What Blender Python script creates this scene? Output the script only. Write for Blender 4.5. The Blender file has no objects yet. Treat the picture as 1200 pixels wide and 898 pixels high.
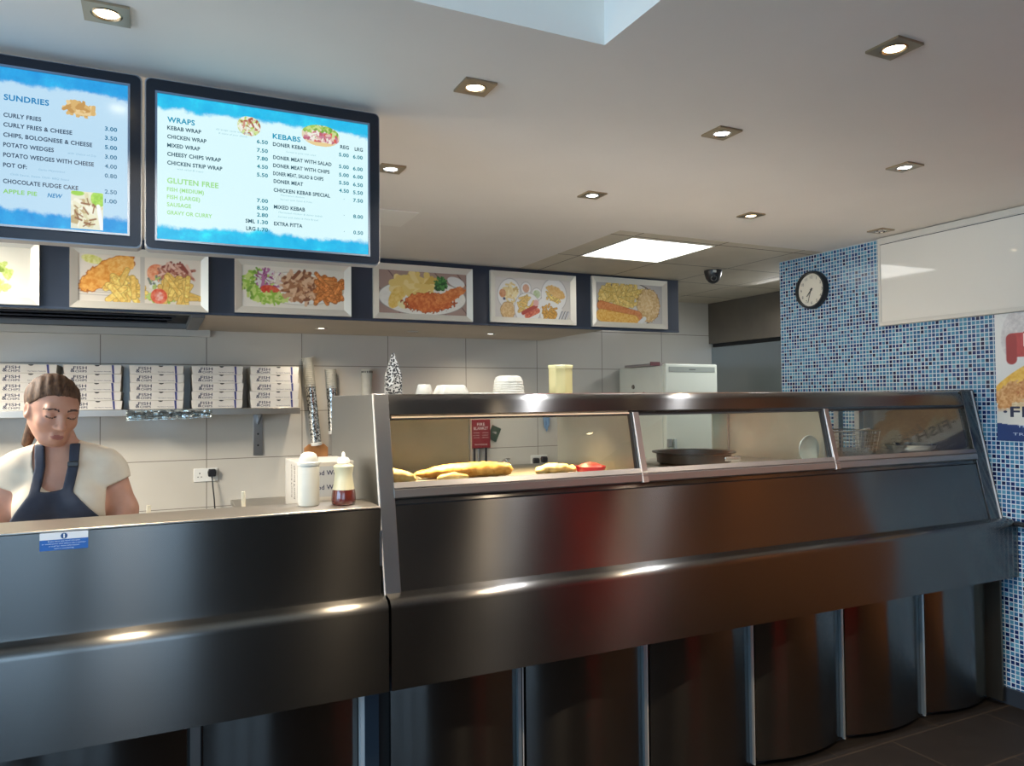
import bpy, bmesh, math, random
import numpy as np
from mathutils import Vector, Matrix
PI = math.pi
sc = bpy.context.scene
COL = sc.collection
random.seed(4)
rng = np.random.default_rng(7)

# ------------------------------------------------------------------ camera
EYE = 1.40
yaw, pitch, roll = math.radians(25.577), math.radians(1.3565), math.radians(-0.5611)
F = Vector((math.sin(yaw)*math.cos(pitch), math.cos(yaw)*math.cos(pitch), math.sin(pitch)))
R0 = Vector((math.cos(yaw), -math.sin(yaw), 0)); U0 = R0.cross(F)
Rv = math.cos(roll)*R0 + math.sin(roll)*U0
Uv = -math.sin(roll)*R0 + math.cos(roll)*U0
cam_d = bpy.data.cameras.new('camera'); cam = bpy.data.objects.new('camera', cam_d); COL.objects.link(cam)
cam_d.sensor_fit = 'HORIZONTAL'; cam_d.sensor_width = 36; cam_d.lens = 871.8*36/1200
cam_d.clip_start = 0.02; cam_d.clip_end = 100
cam.matrix_world = Matrix(((Rv.x, Uv.x, -F.x, 0), (Rv.y, Uv.y, -F.y, 0), (Rv.z, Uv.z, -F.z, EYE), (0, 0, 0, 1)))
sc.camera = cam

# ------------------------------------------------------------------ view, world, lights
sc.view_settings.view_transform = 'Standard'; sc.view_settings.look = 'None'
sc.view_settings.exposure = 0.0; sc.view_settings.gamma = 1.0; sc.view_settings.use_curve_mapping = False
cy = sc.cycles
cy.use_denoising = True; cy.max_bounces = 10; cy.diffuse_bounces = 5; cy.glossy_bounces = 6
cy.transmission_bounces = 8; cy.transparent_max_bounces = 12; cy.sample_clamp_indirect = 4.0; cy.sample_clamp_direct = 0
cy.caustics_reflective = True; cy.caustics_refractive = False; cy.blur_glossy = 0.6

SPOT_W = 92.0          # each downlight
SKY_W = 3.0          # daylight down the roof light
WINDOW_W = 60.0       # daylight through the shop window
SIDE_W = 125.0        # blue fill through the added side window
KITCHEN_W = 310.0      # added fill lights over the kitchen
PANEL_E = 6.5         # ceiling light panel
HOT_W = 4.8
CABINET_W = 2.0        # added neutral lamp inside each unheated cabinet           # each heat lamp

world = bpy.data.worlds.new('world'); sc.world = world; world.use_nodes = True
bgn = world.node_tree.nodes['Background']; bgn.inputs[0].default_value = (0.62, 0.78, 1.0, 1); bgn.inputs[1].default_value = 0.6

def area(name, loc, direction, sx, sy, power, color, spread=180):
    d = bpy.data.lights.new(name, 'AREA'); d.shape = 'RECTANGLE'; d.size = sx; d.size_y = sy
    d.energy = power; d.color = color; d.spread = math.radians(spread)
    o = bpy.data.objects.new(name, d); COL.objects.link(o); o.location = loc
    o.rotation_euler = Vector(direction).to_track_quat('-Z', 'Y').to_euler()
    return o
area('roof_light_daylight', (0.18, 0.75, 2.86), (0, 0, -1), 1.4, 1.3, SKY_W, (0.88, 0.97, 1.0))
area('shop_window_daylight', (-0.95, -2.42, 1.40), (0, 1, 0.0), 2.5, 1.65, WINDOW_W, (0.48, 0.74, 1.0))
area('added_side_daylight', (-2.92, 0.1, 1.48), (1, 0, 0), 3.0, 1.3, SIDE_W, (0.42, 0.70, 1.0))  # added unseen source that tints the left of the ceiling blue
area('kitchen_fill_left', (-1.6, 3.6, 2.22), (0, 0, -1), 0.3, 1.2, KITCHEN_W*0.7, (1.0, 0.93, 0.82))  # added fill hidden behind the menu screens, no fixture there
area('kitchen_fill_right', (4.1, 4.0, 2.22), (-0.3, 0, -1), 0.4, 0.4, KITCHEN_W*0.04, (0.95, 0.98, 1.0))  # added fill brightening the far right of the kitchen

# ------------------------------------------------------------------ helpers
def lin(c):
    if isinstance(c, (int, float)): c = (c, c, c)
    return tuple(((v/12.92) if v <= 0.04045 else ((v+0.055)/1.055)**2.4) for v in c)
def s(r, g, b): return lin((r/255, g/255, b/255))
MATS = {}
def mat(name, col, rough=0.5, metal=0.0, emit=None, es=1.0, spec=None, coat=0, trans=0, alpha=1):
    if name in MATS: return MATS[name]
    m = bpy.data.materials.new(name); m.use_nodes = True; b = m.node_tree.nodes['Principled BSDF']
    b.inputs['Base Color'].default_value = (*col, 1); b.inputs['Roughness'].default_value = rough; b.inputs['Metallic'].default_value = metal
    if spec is not None: b.inputs['Specular IOR Level'].default_value = spec
    if coat: b.inputs['Coat Weight'].default_value = coat; b.inputs['Coat Roughness'].default_value = 0.08
    if trans: b.inputs['Transmission Weight'].default_value = trans
    if emit is not None:
        b.inputs['Emission Color'].default_value = (*emit, 1); b.inputs['Emission Strength'].default_value = es
    MATS[name] = m; return m
def nodes(m): return m.node_tree.nodes, m.node_tree.links, m.node_tree.nodes['Principled BSDF']
def N(ns, t, **kw):
    n = ns.new(t)
    for k, v in kw.items(): setattr(n, k, v)
    return n
def math_node(ns, ls, op, a, b=None, c=None):
    n = ns.new('ShaderNodeMath'); n.operation = op
    for i, v in enumerate((a, b, c)):
        if v is None: continue
        if isinstance(v, (int, float)): n.inputs[i].default_value = v
        else: ls.new(v, n.inputs[i])
    return n.outputs[0]
def ramp(ns, ls, fac, stops, interp='LINEAR'):
    n = ns.new('ShaderNodeValToRGB'); cr = n.color_ramp; cr.interpolation = interp
    while len(cr.elements) < len(stops): cr.elements.new(0.5)
    for e, (p, c) in zip(cr.elements, stops): e.position = p; e.color = (*c, 1)
    ls.new(fac, n.inputs[0]); return n.outputs[0]
def noise(ns, ls, scale, detail=4, vec=None, rough=0.5, dim='3D'):
    n = ns.new('ShaderNodeTexNoise'); n.inputs['Scale'].default_value = scale; n.inputs['Detail'].default_value = detail; n.inputs['Roughness'].default_value = rough
    if vec is not None: ls.new(vec, n.inputs['Vector'])
    return n.outputs['Fac']
def bump(ns, ls, b, h, strength, dist=0.001):
    n = ns.new('ShaderNodeBump'); n.inputs['Strength'].default_value = strength; n.inputs['Distance'].default_value = dist
    ls.new(h, n.inputs['Height']); ls.new(n.outputs[0], b.inputs['Normal'])
def mottled(name, c1, c2, scale, rough=0.6, bumpy=0, metal=0, **kw):
    if name in MATS: return MATS[name]
    m = mat(name, c1, rough, metal, **kw); ns, ls, b = nodes(m)
    tc = ns.new('ShaderNodeTexCoord'); f = noise(ns, ls, scale, 5, tc.outputs['Object'])
    ls.new(ramp(ns, ls, f, [(0.35, c1), (0.65, c2)]), b.inputs['Base Color'])
    if bumpy: bump(ns, ls, b, f, bumpy)
    return m
def steel(name, col, rough, aniso=0.95, side=False):
    m = mat(name, col, rough, 1.0); ns, ls, b = nodes(m)
    b.inputs['Anisotropic'].default_value = aniso
    g = ns.new('ShaderNodeNewGeometry')
    cr = ns.new('ShaderNodeVectorMath'); cr.operation = 'CROSS_PRODUCT'; cr.inputs[0].default_value = (0, 1, 0) if side else (1, 0, 0)
    ls.new(g.outputs['True Normal'] if False else g.outputs['Normal'], cr.inputs[1])
    ad = ns.new('ShaderNodeVectorMath'); ad.operation = 'ADD'; ad.inputs[1].default_value = (0, 0, 0.001); ls.new(cr.outputs[0], ad.inputs[0])
    nm = ns.new('ShaderNodeVectorMath'); nm.operation = 'NORMALIZE'; ls.new(ad.outputs[0], nm.inputs[0])
    ls.new(nm.outputs[0], b.inputs['Tangent'])
    tc = ns.new('ShaderNodeTexCoord'); mp = ns.new('ShaderNodeMapping'); mp.inputs['Scale'].default_value = (4, 4, 900) if not side else (4, 4, 900)
    ls.new(tc.outputs['Object'], mp.inputs[0])
    f = noise(ns, ls, 1.0, 3, mp.outputs[0])
    big = noise(ns, ls, 3.0, 3, tc.outputs['Object'])
    r1 = math_node(ns, ls, 'MULTIPLY_ADD', f, 0.03, rough-0.015)
    r2 = math_node(ns, ls, 'MULTIPLY_ADD', big, 0.06, -0.03)
    ls.new(math_node(ns, ls, 'ADD', r1, r2), b.inputs['Roughness'])
    return m
def glass(name, tint=(1, 1, 1), gl=1.0):
    m = bpy.data.materials.new(name); m.use_nodes = True; ns, ls = m.node_tree.nodes, m.node_tree.links; ns.clear()
    o = ns.new('ShaderNodeOutputMaterial'); mx = ns.new('ShaderNodeMixShader'); t = ns.new('ShaderNodeBsdfTransparent'); g = ns.new('ShaderNodeBsdfGlossy')
    t.inputs[0].default_value = (*tint, 1); g.inputs[0].default_value = (gl, gl, gl, 1); g.inputs['Roughness'].default_value = 0.005
    fr = ns.new('ShaderNodeFresnel'); ge = ns.new('ShaderNodeNewGeometry')
    ls.new(math_node(ns, ls, 'MULTIPLY_ADD', ge.outputs['Backfacing'], 1/1.5-1.5, 1.5), fr.inputs[0])
    ls.new(fr.outputs[0], mx.inputs[0]); ls.new(t.outputs[0], mx.inputs[1]); ls.new(g.outputs[0], mx.inputs[2]); ls.new(mx.outputs[0], o.inputs[0])
    return m

class MB:
    def __init__(self): self.v = []; self.f = []; self.m = []
    def add(self, vs, fs, mi=0):
        k = len(self.v); self.v += [tuple(p) for p in vs]; self.f += [tuple(i+k for i in q) for q in fs]; self.m += [mi]*len(fs); return self
    def box(self, x0, x1, y0, y1, z0, z1, mi=0):
        return self.add([(x0, y0, z0), (x1, y0, z0), (x1, y1, z0), (x0, y1, z0), (x0, y0, z1), (x1, y0, z1), (x1, y1, z1), (x0, y1, z1)],
                        [(3, 2, 1, 0), (4, 5, 6, 7), (0, 1, 5, 4), (1, 2, 6, 5), (2, 3, 7, 6), (3, 0, 4, 7)], mi)
    def prism(self, prof, a0, a1, axis='x', mi=0):
        n = len(prof)
        def P(p, a): return {'x': (a, p[0], p[1]), 'y': (p[0], a, p[1]), 'z': (p[0], p[1], a)}[axis]
        vs = [P(p, a0) for p in prof]+[P(p, a1) for p in prof]
        fs = [tuple(range(n))[::-1], tuple(range(n, 2*n))]+[(i, (i+1) % n, n+(i+1) % n, n+i) for i in range(n)]
        return self.add(vs, fs, mi)
    def lathe(self, prof, cx, cy_, cz, seg=24, mi=0, caps=True, axis='z'):
        vs = []; fs = []; n = len(prof)
        for r, z in prof:
            for k in range(seg):
                a = 2*PI*k/seg; c, d = r*math.cos(a), r*math.sin(a)
                vs.append({'z': (cx+c, cy_+d, cz+z), 'x': (cx+z, cy_+c, cz+d), 'y': (cx+c, cy_+z, cz+d)}[axis])
        for i in range(n-1):
            for k in range(seg): fs.append((i*seg+k, i*seg+(k+1) % seg, (i+1)*seg+(k+1) % seg, (i+1)*seg+k))
        if caps: fs += [tuple(range(seg))[::-1], tuple(range((n-1)*seg, n*seg))]
        return self.add(vs, fs, mi)
    def tube(self, pts, r, seg=8, mi=0, closed=False):
        pts = [Vector(p) for p in pts]; vs = []; fs = []; n = len(pts); rr = r if isinstance(r, (list, tuple)) else [r]*n
        prev = None
        for i, p in enumerate(pts):
            if closed: t = (pts[(i+1) % n]-pts[i-1]).normalized()
            else: t = (pts[min(i+1, n-1)]-pts[max(i-1, 0)]).normalized()
            a = t.cross(Vector((0, 0, 1)))
            if a.length < 1e-3: a = t.cross(Vector((1, 0, 0)))
            a.normalize()
            if prev is not None:
                a = prev-t*prev.dot(t); a.normalize()
            prev = a; b = t.cross(a)
            for k in range(seg):
                q = 2*PI*k/seg; vs.append(p+rr[i]*(math.cos(q)*a+math.sin(q)*b))
        for i in range(n if closed else n-1):
            j = (i+1) % n
            for k in range(seg): fs.append((i*seg+k, i*seg+(k+1) % seg, j*seg+(k+1) % seg, j*seg+k))
        if not closed: fs += [tuple(range(seg))[::-1], tuple(range((n-1)*seg, n*seg))]
        return self.add(vs, fs, mi)
    def grid(self, pts, mi=0):   # pts[row][col]
        nr, nc = len(pts), len(pts[0]); vs = [p for r in pts for p in r]
        return self.add(vs, [(i*nc+j, i*nc+j+1, (i+1)*nc+j+1, (i+1)*nc+j) for i in range(nr-1) for j in range(nc-1)], mi)
    def build(self, name, mats, parent=None, smooth=None, bevel=0, seg=2, kind=None, recalc=True):
        me = bpy.data.meshes.new(name); me.from_pydata(self.v, [], self.f)
        ms = mats if isinstance(mats, (list, tuple)) else [mats]
        for m in ms: me.materials.append(m)
        if len(ms) > 1: me.polygons.foreach_set('material_index', self.m)
        if recalc:
            bm = bmesh.new(); bm.from_mesh(me); bmesh.ops.recalc_face_normals(bm, faces=bm.faces); bm.to_mesh(me); bm.free()
        return link(name, me, parent, smooth, bevel, seg, kind)
def link(name, me, parent=None, smooth=None, bevel=0, seg=2, kind=None):
    o = bpy.data.objects.new(name, me); COL.objects.link(o)
    if parent is not None: o.parent = parent
    if bevel:
        bv = o.modifiers.new('bevel', 'BEVEL'); bv.width = bevel; bv.segments = seg; bv.limit_method = 'ANGLE'; bv.angle_limit = math.radians(40)
        smooth = smooth or 35
    if smooth:
        me.polygons.foreach_set('use_smooth', [True]*len(me.polygons))
        if smooth < 180: me.set_sharp_from_angle(angle=math.radians(smooth))
    if kind: o['kind'] = kind
    return o
def tag(o, label, cat, group=None, kind=None):
    o['label'] = label; o['category'] = cat
    if group: o['group'] = group
    if kind: o['kind'] = kind
    return o
def thing(name, label, cat, loc=(0, 0, 0), group=None, rz=0):
    o = bpy.data.objects.new(name, None); COL.objects.link(o); o.location = loc; o.rotation_euler = (0, 0, rz); o.empty_display_size = 0.05
    return tag(o, label, cat, group)
def copy_tree(o, loc=None):
    c = o.copy(); COL.objects.link(c)
    for ch in o.children:
        d = ch.copy(); COL.objects.link(d); d.parent = c
        for g in ch.children:
            e = g.copy(); COL.objects.link(e); e.parent = d
    if loc is not None: c.location = loc
    return c

def text_bm(lines, u, v, o3, bold=0.0):
    """lines: (string, x, y, width or None, height, align); returns (verts, faces) flattened on plane o3 + x*u + y*v"""
    u, v, o3 = Vector(u), Vector(v), Vector(o3); V = []; Fc = []
    for (st, x, y, w, h, al) in lines:
        cu = bpy.data.curves.new('t', 'FONT'); cu.body = st; cu.size = 1.0; cu.resolution_u = 3; cu.space_character = 1.06; cu.offset = bold
        ob = bpy.data.objects.new('t', cu); me = bpy.data.meshes.new_from_object(ob)
        n = len(me.vertices); co = np.zeros(n*3); me.vertices.foreach_get('co', co); co = co.reshape(-1, 3)
        if n:
            x0, x1 = co[:, 0].min(), co[:, 0].max(); sy = h/0.70
            sx = (w/(x1-x0)) if w else sy
            W = (x1-x0)*sx; off = {'l': 0, 'c': -W/2, 'r': -W}[al]
            k = len(V)
            for p in co: V.append(o3+u*(x+off+(p[0]-x0)*sx)+v*(y+p[1]*sy))
            for f in me.polygons: Fc.append(tuple(i+k for i in f.vertices))
        bpy.data.objects.remove(ob); bpy.data.curves.remove(cu); bpy.data.meshes.remove(me)
    return V, Fc
def text(name, lines, u, v, o3, m, parent, bold=0.0):
    for L_ in lines:
        V, Fc = text_bm([L_], u, v, o3, bold); b = MB(); b.add(V, Fc); o = b.build(name, m, parent, recalc=False)
    return o

# ------------------------------------------------------------------ printed pictures (numpy canvas -> vertex colours)
def vnoise(h, w, cell, seed=0):
    r = np.random.default_rng(seed); gh, gw = int(h/cell)+3, int(w/cell)+3; g = r.random((gh, gw))
    y = np.arange(h)/cell; x = np.arange(w)/cell; yi = y.astype(int); xi = x.astype(int); fy = (y-yi)[:, None]; fx = (x-xi)[None]
    fy = fy*fy*(3-2*fy); fx = fx*fx*(3-2*fx)
    a = g[yi][:, xi]; b = g[yi][:, xi+1]; c = g[yi+1][:, xi]; d = g[yi+1][:, xi+1]
    return (a*(1-fx)+b*fx)*(1-fy)+(c*(1-fx)+d*fx)*fy
class Canvas:
    def __init__(self, w, h, col):
        self.w, self.h = w, h; self.a = np.ones((h, w, 3))*np.array(col)/255
        self.y, self.x = np.mgrid[0:h, 0:w].astype(float); self.k = 0
    def put(self, mask, col):
        mask = np.clip(mask, 0, 1)[..., None]; c = np.asarray(col, float)
        self.a = self.a*(1-mask)+c*mask
    def tex(self, c1, c2, cell, seed=None):
        self.k += 1; n = vnoise(self.h, self.w, cell, self.k if seed is None else seed)*0.6+vnoise(self.h, self.w, max(1.2, cell/2.5), self.k+99)*0.4
        n = np.clip((n-0.25)*2, 0, 1)[..., None]
        return np.array(c1)/255*(1-n)+np.array(c2)/255*n
    def ell(self, cx, cy_, rx, ry, c1, c2=None, ang=0, cell=4, rough=0.0, edge=None):
        ca, sa = math.cos(ang), math.sin(ang); dx, dy = self.x-cx, self.y-cy_
        u, v = (dx*ca+dy*sa)/rx, (-dx*sa+dy*ca)/ry; d = np.sqrt(u*u+v*v)
        if rough: self.k += 1; d = d+(vnoise(self.h, self.w, 3.5, self.k+500)-0.5)*rough
        mk = (1-d)*min(rx, ry)+0.5
        if edge is not None: self.put(mk+1.2, np.array(edge)/255)
        self.put(mk, self.tex(c1, c2 or c1, cell))
    def cap(self, x0, y0, x1, y1, r, c1, c2=None, edge=None, cell=3):
        px, py = self.x-x0, self.y-y0; bx, by = x1-x0, y1-y0; L = bx*bx+by*by+1e-9
        t = np.clip((px*bx+py*by)/L, 0, 1); d = np.hypot(px-t*bx, py-t*by)
        if edge is not None: self.put(r+0.9-d, np.array(edge)/255)
        self.put(r-d+0.3, self.tex(c1, c2 or c1, cell))
    def chips(self, cx, cy_, rx, ry, n, L, r, seed, pal=((244, 212, 122), (226, 178, 84))):
        q = random.Random(seed)
        for i in range(n):
            a = q.uniform(0, 2*PI); k = math.sqrt(q.random()); x, y = cx+k*rx*math.cos(a), cy_+k*ry*math.sin(a); t = q.uniform(0, PI); l = L*q.uniform(0.6, 1.1)/2
            f = q.uniform(0.95, 1.12); c = tuple(min(255, v*f) for v in pal[0]); e = tuple(v*0.74 for v in pal[1])
            self.cap(x-l*math.cos(t), y-l*math.sin(t), x+l*math.cos(t), y+l*math.sin(t), r*q.uniform(0.8, 1.15), c, pal[1], edge=e)
    def bits(self, cx, cy_, rx, ry, n, L, r, cols, seed):
        q = random.Random(seed)
        for i in range(n):
            a = q.uniform(0, 2*PI); k = math.sqrt(q.random()); x, y = cx+k*rx*math.cos(a), cy_+k*ry*math.sin(a); t = q.uniform(0, PI); l = L*q.uniform(0.4, 1)/2
            c = q.choice(cols); self.cap(x-l*math.cos(t), y-l*math.sin(t), x+l*math.cos(t), y+l*math.sin(t), r*q.uniform(0.7, 1.2), c)
def print_mat(name, emit=0.0, rough=0.35):
    if name in MATS: return MATS[name]
    m = mat(name, (1, 1, 1), rough); ns, ls, b = nodes(m); at_ = ns.new('ShaderNodeAttribute'); at_.attribute_name = 'print'
    ls.new(at_.outputs['Color'], b.inputs['Base Color'])
    if emit:
        ls.remove(b.inputs['Base Color'].links[0]); ls.new(at_.outputs['Color'], b.inputs['Emission Color']); b.inputs['Emission Strength'].default_value = emit; b.inputs['Base Color'].default_value = (0, 0, 0, 1)
    return m
def print_sheet(name, cv, o3, u, v, m, parent, mask=None):
    """canvas row 0 is the TOP; o3 bottom-left corner; u, v full edge vectors"""
    h, w = cv.h, cv.w; o3, u, v = np.array(o3, float), np.array(u, float), np.array(v, float)
    jj, ii = np.meshgrid(np.arange(w), np.arange(h)); P = o3+(jj/(w-1))[..., None]*u+(1-ii/(h-1))[..., None]*v
    idx = np.arange(h*w).reshape(h, w); q = np.stack([idx[1:, :-1], idx[1:, 1:], idx[:-1, 1:], idx[:-1, :-1]], -1)
    if mask is not None:
        keep = (mask[1:, :-1]+mask[1:, 1:]+mask[:-1, 1:]+mask[:-1, :-1]) >= 3; q = q[keep]
    q = q.reshape(-1, 4)
    me = bpy.data.meshes.new(name); me.from_pydata(P.reshape(-1, 3).tolist(), [], q.tolist())
    ca = me.color_attributes.new('print', 'FLOAT_COLOR', 'POINT')
    a = np.clip(cv.a, 0, 1); a = np.where(a <= 0.04045, a/12.92, ((a+0.055)/1.055)**2.4)
    ca.data.foreach_set('color', np.concatenate([a, np.ones((h, w, 1))], -1).ravel().astype(np.float32))
    me.materials.append(m); return link(name, me, parent)

# ------------------------------------------------------------------ implicit surfaces (smooth unions -> one continuous mesh)
def smin(a, b, k):
    h = np.clip(0.5+0.5*(b-a)/k, 0, 1); return b*(1-h)+a*h-k*h*(1-h)
def smax(a, b, k): return -smin(-a, -b, k)
def sd_cap(P, a, b, ra, rb=None):
    rb = ra if rb is None else rb; a, b = np.array(a), np.array(b); ba = b-a; L = ba@ba
    t = np.clip(((P[0]-a[0])*ba[0]+(P[1]-a[1])*ba[1]+(P[2]-a[2])*ba[2])/L, 0, 1)
    return np.sqrt((P[0]-a[0]-t*ba[0])**2+(P[1]-a[1]-t*ba[1])**2+(P[2]-a[2]-t*ba[2])**2)-(ra+(rb-ra)*t)
def sd_ell(P, c, r):
    x, y, z = (P[0]-c[0])/r[0], (P[1]-c[1])/r[1], (P[2]-c[2])/r[2]; k0 = np.sqrt(x*x+y*y+z*z)
    k1 = np.sqrt((x/r[0])**2+(y/r[1])**2+(z/r[2])**2)+1e-9; return k0*(k0-1)/k1
def surface_nets(D, xs, ys, zs):
    ins = D < 0; nx, ny, nz = D.shape
    cnt = np.zeros((nx-1, ny-1, nz-1)); acc = np.zeros((nx-1, ny-1, nz-1, 3)); co = (xs, ys, zs)
    for ax in range(3):
        o1, o2 = [a for a in range(3) if a != ax]
        n_ = D.shape
        sl0 = [slice(None)]*3; sl1 = [slice(None)]*3; sl0[ax] = slice(0, n_[ax]-1); sl1[ax] = slice(1, n_[ax])
        d0, d1 = D[tuple(sl0)], D[tuple(sl1)]; cr = (d0 < 0) != (d1 < 0); den = d0-d1; den = np.where(np.abs(den) < 1e-12, 1e-12, den)
        t = np.clip(d0/den, 0, 1)
        c = co[ax]; shp = [1, 1, 1]; shp[ax] = -1
        pos = c[:-1].reshape(shp)*(1-t)+c[1:].reshape(shp)*t
        for da in (0, 1):
            for db in (0, 1):
                sl = [slice(None)]*3
                sl[o1] = slice(da, n_[o1]-1+da); sl[o2] = slice(db, n_[o2]-1+db); sl = tuple(sl)
                m = cr[sl]; cnt += m; acc[..., ax] += np.where(m, pos[sl], 0)
                sh1 = [1, 1, 1]; sh1[o1] = -1; sh2 = [1, 1, 1]; sh2[o2] = -1
                acc[..., o1] += m*co[o1][da:n_[o1]-1+da].reshape(sh1); acc[..., o2] += m*co[o2][db:n_[o2]-1+db].reshape(sh2)
    act = cnt > 0; idx = -np.ones(cnt.shape, int); idx[act] = np.arange(act.sum()); V = acc[act]/cnt[act][:, None]
    Q = []
    for ax in range(3):
        o1, o2 = [(1, 2), (2, 0), (0, 1)][ax]
        n_ = D.shape; sl0 = [slice(1, n-1) for n in n_]; sl1 = list(sl0); sl0[ax] = slice(0, n_[ax]-1); sl1[ax] = slice(1, n_[ax])
        a, b = ins[tuple(sl0)], ins[tuple(sl1)]; e = np.argwhere(a != b); flip = a[tuple(e.T)]
        e = e+np.array([0 if k == ax else 1 for k in range(3)])
        u1 = np.zeros(3, int); u1[o1] = 1; u2 = np.zeros(3, int); u2[o2] = 1
        g = lambda q: idx[tuple(q.T)]
        q = np.stack([g(e-u1-u2), g(e-u2), g(e), g(e-u1)], -1); q[~flip] = q[~flip][:, ::-1]; Q.append(q)
    return V, np.concatenate(Q)
def sdf_obj(name, D, ax3, mats, parent=None, face_mat=None, smooth_it=1):
    V, Q = surface_nets(D, *ax3); ok = (Q >= 0).all(1); Q = Q[ok]
    for _ in range(smooth_it):
        nb = np.zeros_like(V); c = np.zeros(len(V))
        for i in range(4):
            a, b = Q[:, i], Q[:, (i+1) % 4]; np.add.at(nb, a, V[b]); np.add.at(nb, b, V[a]); np.add.at(c, a, 1); np.add.at(c, b, 1)
        V = V*0.5+0.5*nb/np.maximum(c, 1)[:, None]
    me = bpy.data.meshes.new(name); me.from_pydata(V.tolist(), [], Q.tolist())
    ms = mats if isinstance(mats, (list, tuple)) else [mats]
    for m in ms: me.materials.append(m)
    if face_mat is not None: me.polygons.foreach_set('material_index', face_mat(V[Q].mean(1)).astype(np.int32))
    return link(name, me, parent, smooth=180)
def axes(x0, x1, y0, y1, z0, z1, h): return (np.arange(x0, x1+h, h), np.arange(y0, y1+h, h), np.arange(z0, z1+h, h))
def mesh_p(ax3): return np.meshgrid(*ax3, indexing='ij', sparse=True)

# ------------------------------------------------------------------ materials
STEEL = steel('brushed steel', (0.155, 0.151, 0.147), 0.23, 0.99)
STEEL_TOP = steel('worn steel top', (0.46, 0.43, 0.39), 0.36, 0.5)
STEEL_SIDE = steel('brushed steel side', (0.40, 0.39, 0.36), 0.36, 0.7, side=True)
STEEL_DOOR = mottled('matt steel door', s(188, 186, 172), s(176, 174, 160), 5, .34, metal=.8)
ALU = mat('anodised aluminium', (0.36, 0.35, 0.34), 0.32, 1.0)
EDGE = mat('bright steel edge', (0.70, 0.69, 0.67), 0.35, 0.25)
DARK = mat('dark gap', (0.012, 0.012, 0.013), 0.6)
NAVY = mottled('navy board', s(30, 40, 56), s(34, 46, 64), 3, 0.45)
WHITE_P = mottled('white paint', s(226, 222, 214), s(220, 216, 208), 2.5, 0.65)
CEIL = mottled('ceiling paint', s(234, 228, 220), s(230, 224, 216), 2, 0.6)
CHROME = mat('chrome', (0.8, 0.8, 0.78), 0.12, 1.0)
BRASS = mat('satin brass trim', (0.42, 0.34, 0.24), 0.35, 1.0)
BLACKP = mat('black plastic', (0.015, 0.015, 0.017), 0.35)
WHITEPL = mat('white plastic', s(232, 230, 222), 0.35)
FRAME = mat('silver snap frame', (0.78, 0.74, 0.64), 0.36, 0.35)
PRINT = print_mat('printed picture'); PRINT_LIT = print_mat('screen picture', 1.0)

# ================================================================== SETTING
RW = 3.5; YB = 5.2; CZ = 2.245
# floor
m = mat('dark slate floor', s(24, 19, 16), 0.6, spec=.2); ns, ls, b = nodes(m)
tc = ns.new('ShaderNodeTexCoord'); br = ns.new('ShaderNodeTexBrick'); br.inputs['Scale'].default_value = 1.0; br.offset = 0.5
br.inputs['Brick Width'].default_value = 0.6; br.inputs['Row Height'].default_value = 0.3; br.inputs['Mortar Size'].default_value = 0.004
br.inputs['Color1'].default_value = (*s(17, 13, 11), 1); br.inputs['Color2'].default_value = (*s(22, 17, 14), 1); br.inputs['Mortar'].default_value = (*s(40, 32, 25), 1)
ls.new(tc.outputs['Object'], br.inputs['Vector']); f = noise(ns, ls, 9, 5, tc.outputs['Object'])
mx = ns.new('ShaderNodeMix'); mx.data_type = 'RGBA'; mx.blend_type = 'MULTIPLY'; mx.inputs[0].default_value = 0.5
ls.new(br.outputs[0], mx.inputs[6]); ls.new(ramp(ns, ls, f, [(0.3, (0.5, 0.5, 0.5)), (0.7, (1, 1, 1))]), mx.inputs[7]); ls.new(mx.outputs[2], b.inputs['Base Color'])
MB().box(-2.8, 5.4, -2.6, 5.4, -0.1, 0.0).build('floor', m, kind='structure')

# ceiling with the roof-light opening and the suspended corner
SX0, SX1, SY0, SY1 = -0.6, 0.963, 0.1, 1.483
c = MB()
for (x0, x1, y0, y1) in ((-2.8, SX0, -2.6, YB+.2), (SX1, 2.09, -2.6, YB+.2), (2.09, 5.4, -2.6, 3.098), (SX0, SX1, -2.6, SY0), (SX0, SX1, SY1, YB+.2)):
    c.box(x0, x1, y0, y1, CZ, CZ+0.12)
c.build('ceiling', CEIL, kind='structure')
m = mottled('ceiling tile', s(205, 196, 178), s(198, 189, 171), 6, 0.7); ns, ls, b = nodes(m)
g = ns.new('ShaderNodeTexCoord'); sp = ns.new('ShaderNodeSeparateXYZ'); ls.new(g.outputs['Object'], sp.inputs[0])
def gridline(sock, off, pitch, half):
    a = math_node(ns, ls, 'ADD', sock, -off); a = math_node(ns, ls, 'PINGPONG', a, pitch/2)
    return math_node(ns, ls, 'LESS_THAN', a, half)
k = math_node(ns, ls, 'MAXIMUM', gridline(sp.outputs[0], 2.232, 0.557, 0.004), gridline(sp.outputs[1], 3.18, 0.555, 0.005))
old = b.inputs['Base Color'].links[0].from_socket
mx = ns.new('ShaderNodeMix'); mx.data_type = 'RGBA'; ls.new(k, mx.inputs[0]); ls.new(old, mx.inputs[6]); mx.inputs[7].default_value = (*s(96, 86, 72), 1)
ls.new(mx.outputs[2], b.inputs['Base Color'])
c = MB()
LX0, LX1, LY0, LY1 = 2.236, 2.786, 3.205, 3.73
for (x0, x1, y0, y1) in ((2.09, LX0, 3.098, YB+.2), (LX1, 5.4, 3.098, YB+.2), (LX0, LX1, 3.098, LY0), (LX0, LX1, LY1, YB+.2)):
    c.box(x0, x1, y0, y1, CZ-.001, CZ+0.1)
c.build('ceiling_suspended', m, kind='structure')
c = MB()   # roof-light shaft
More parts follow.
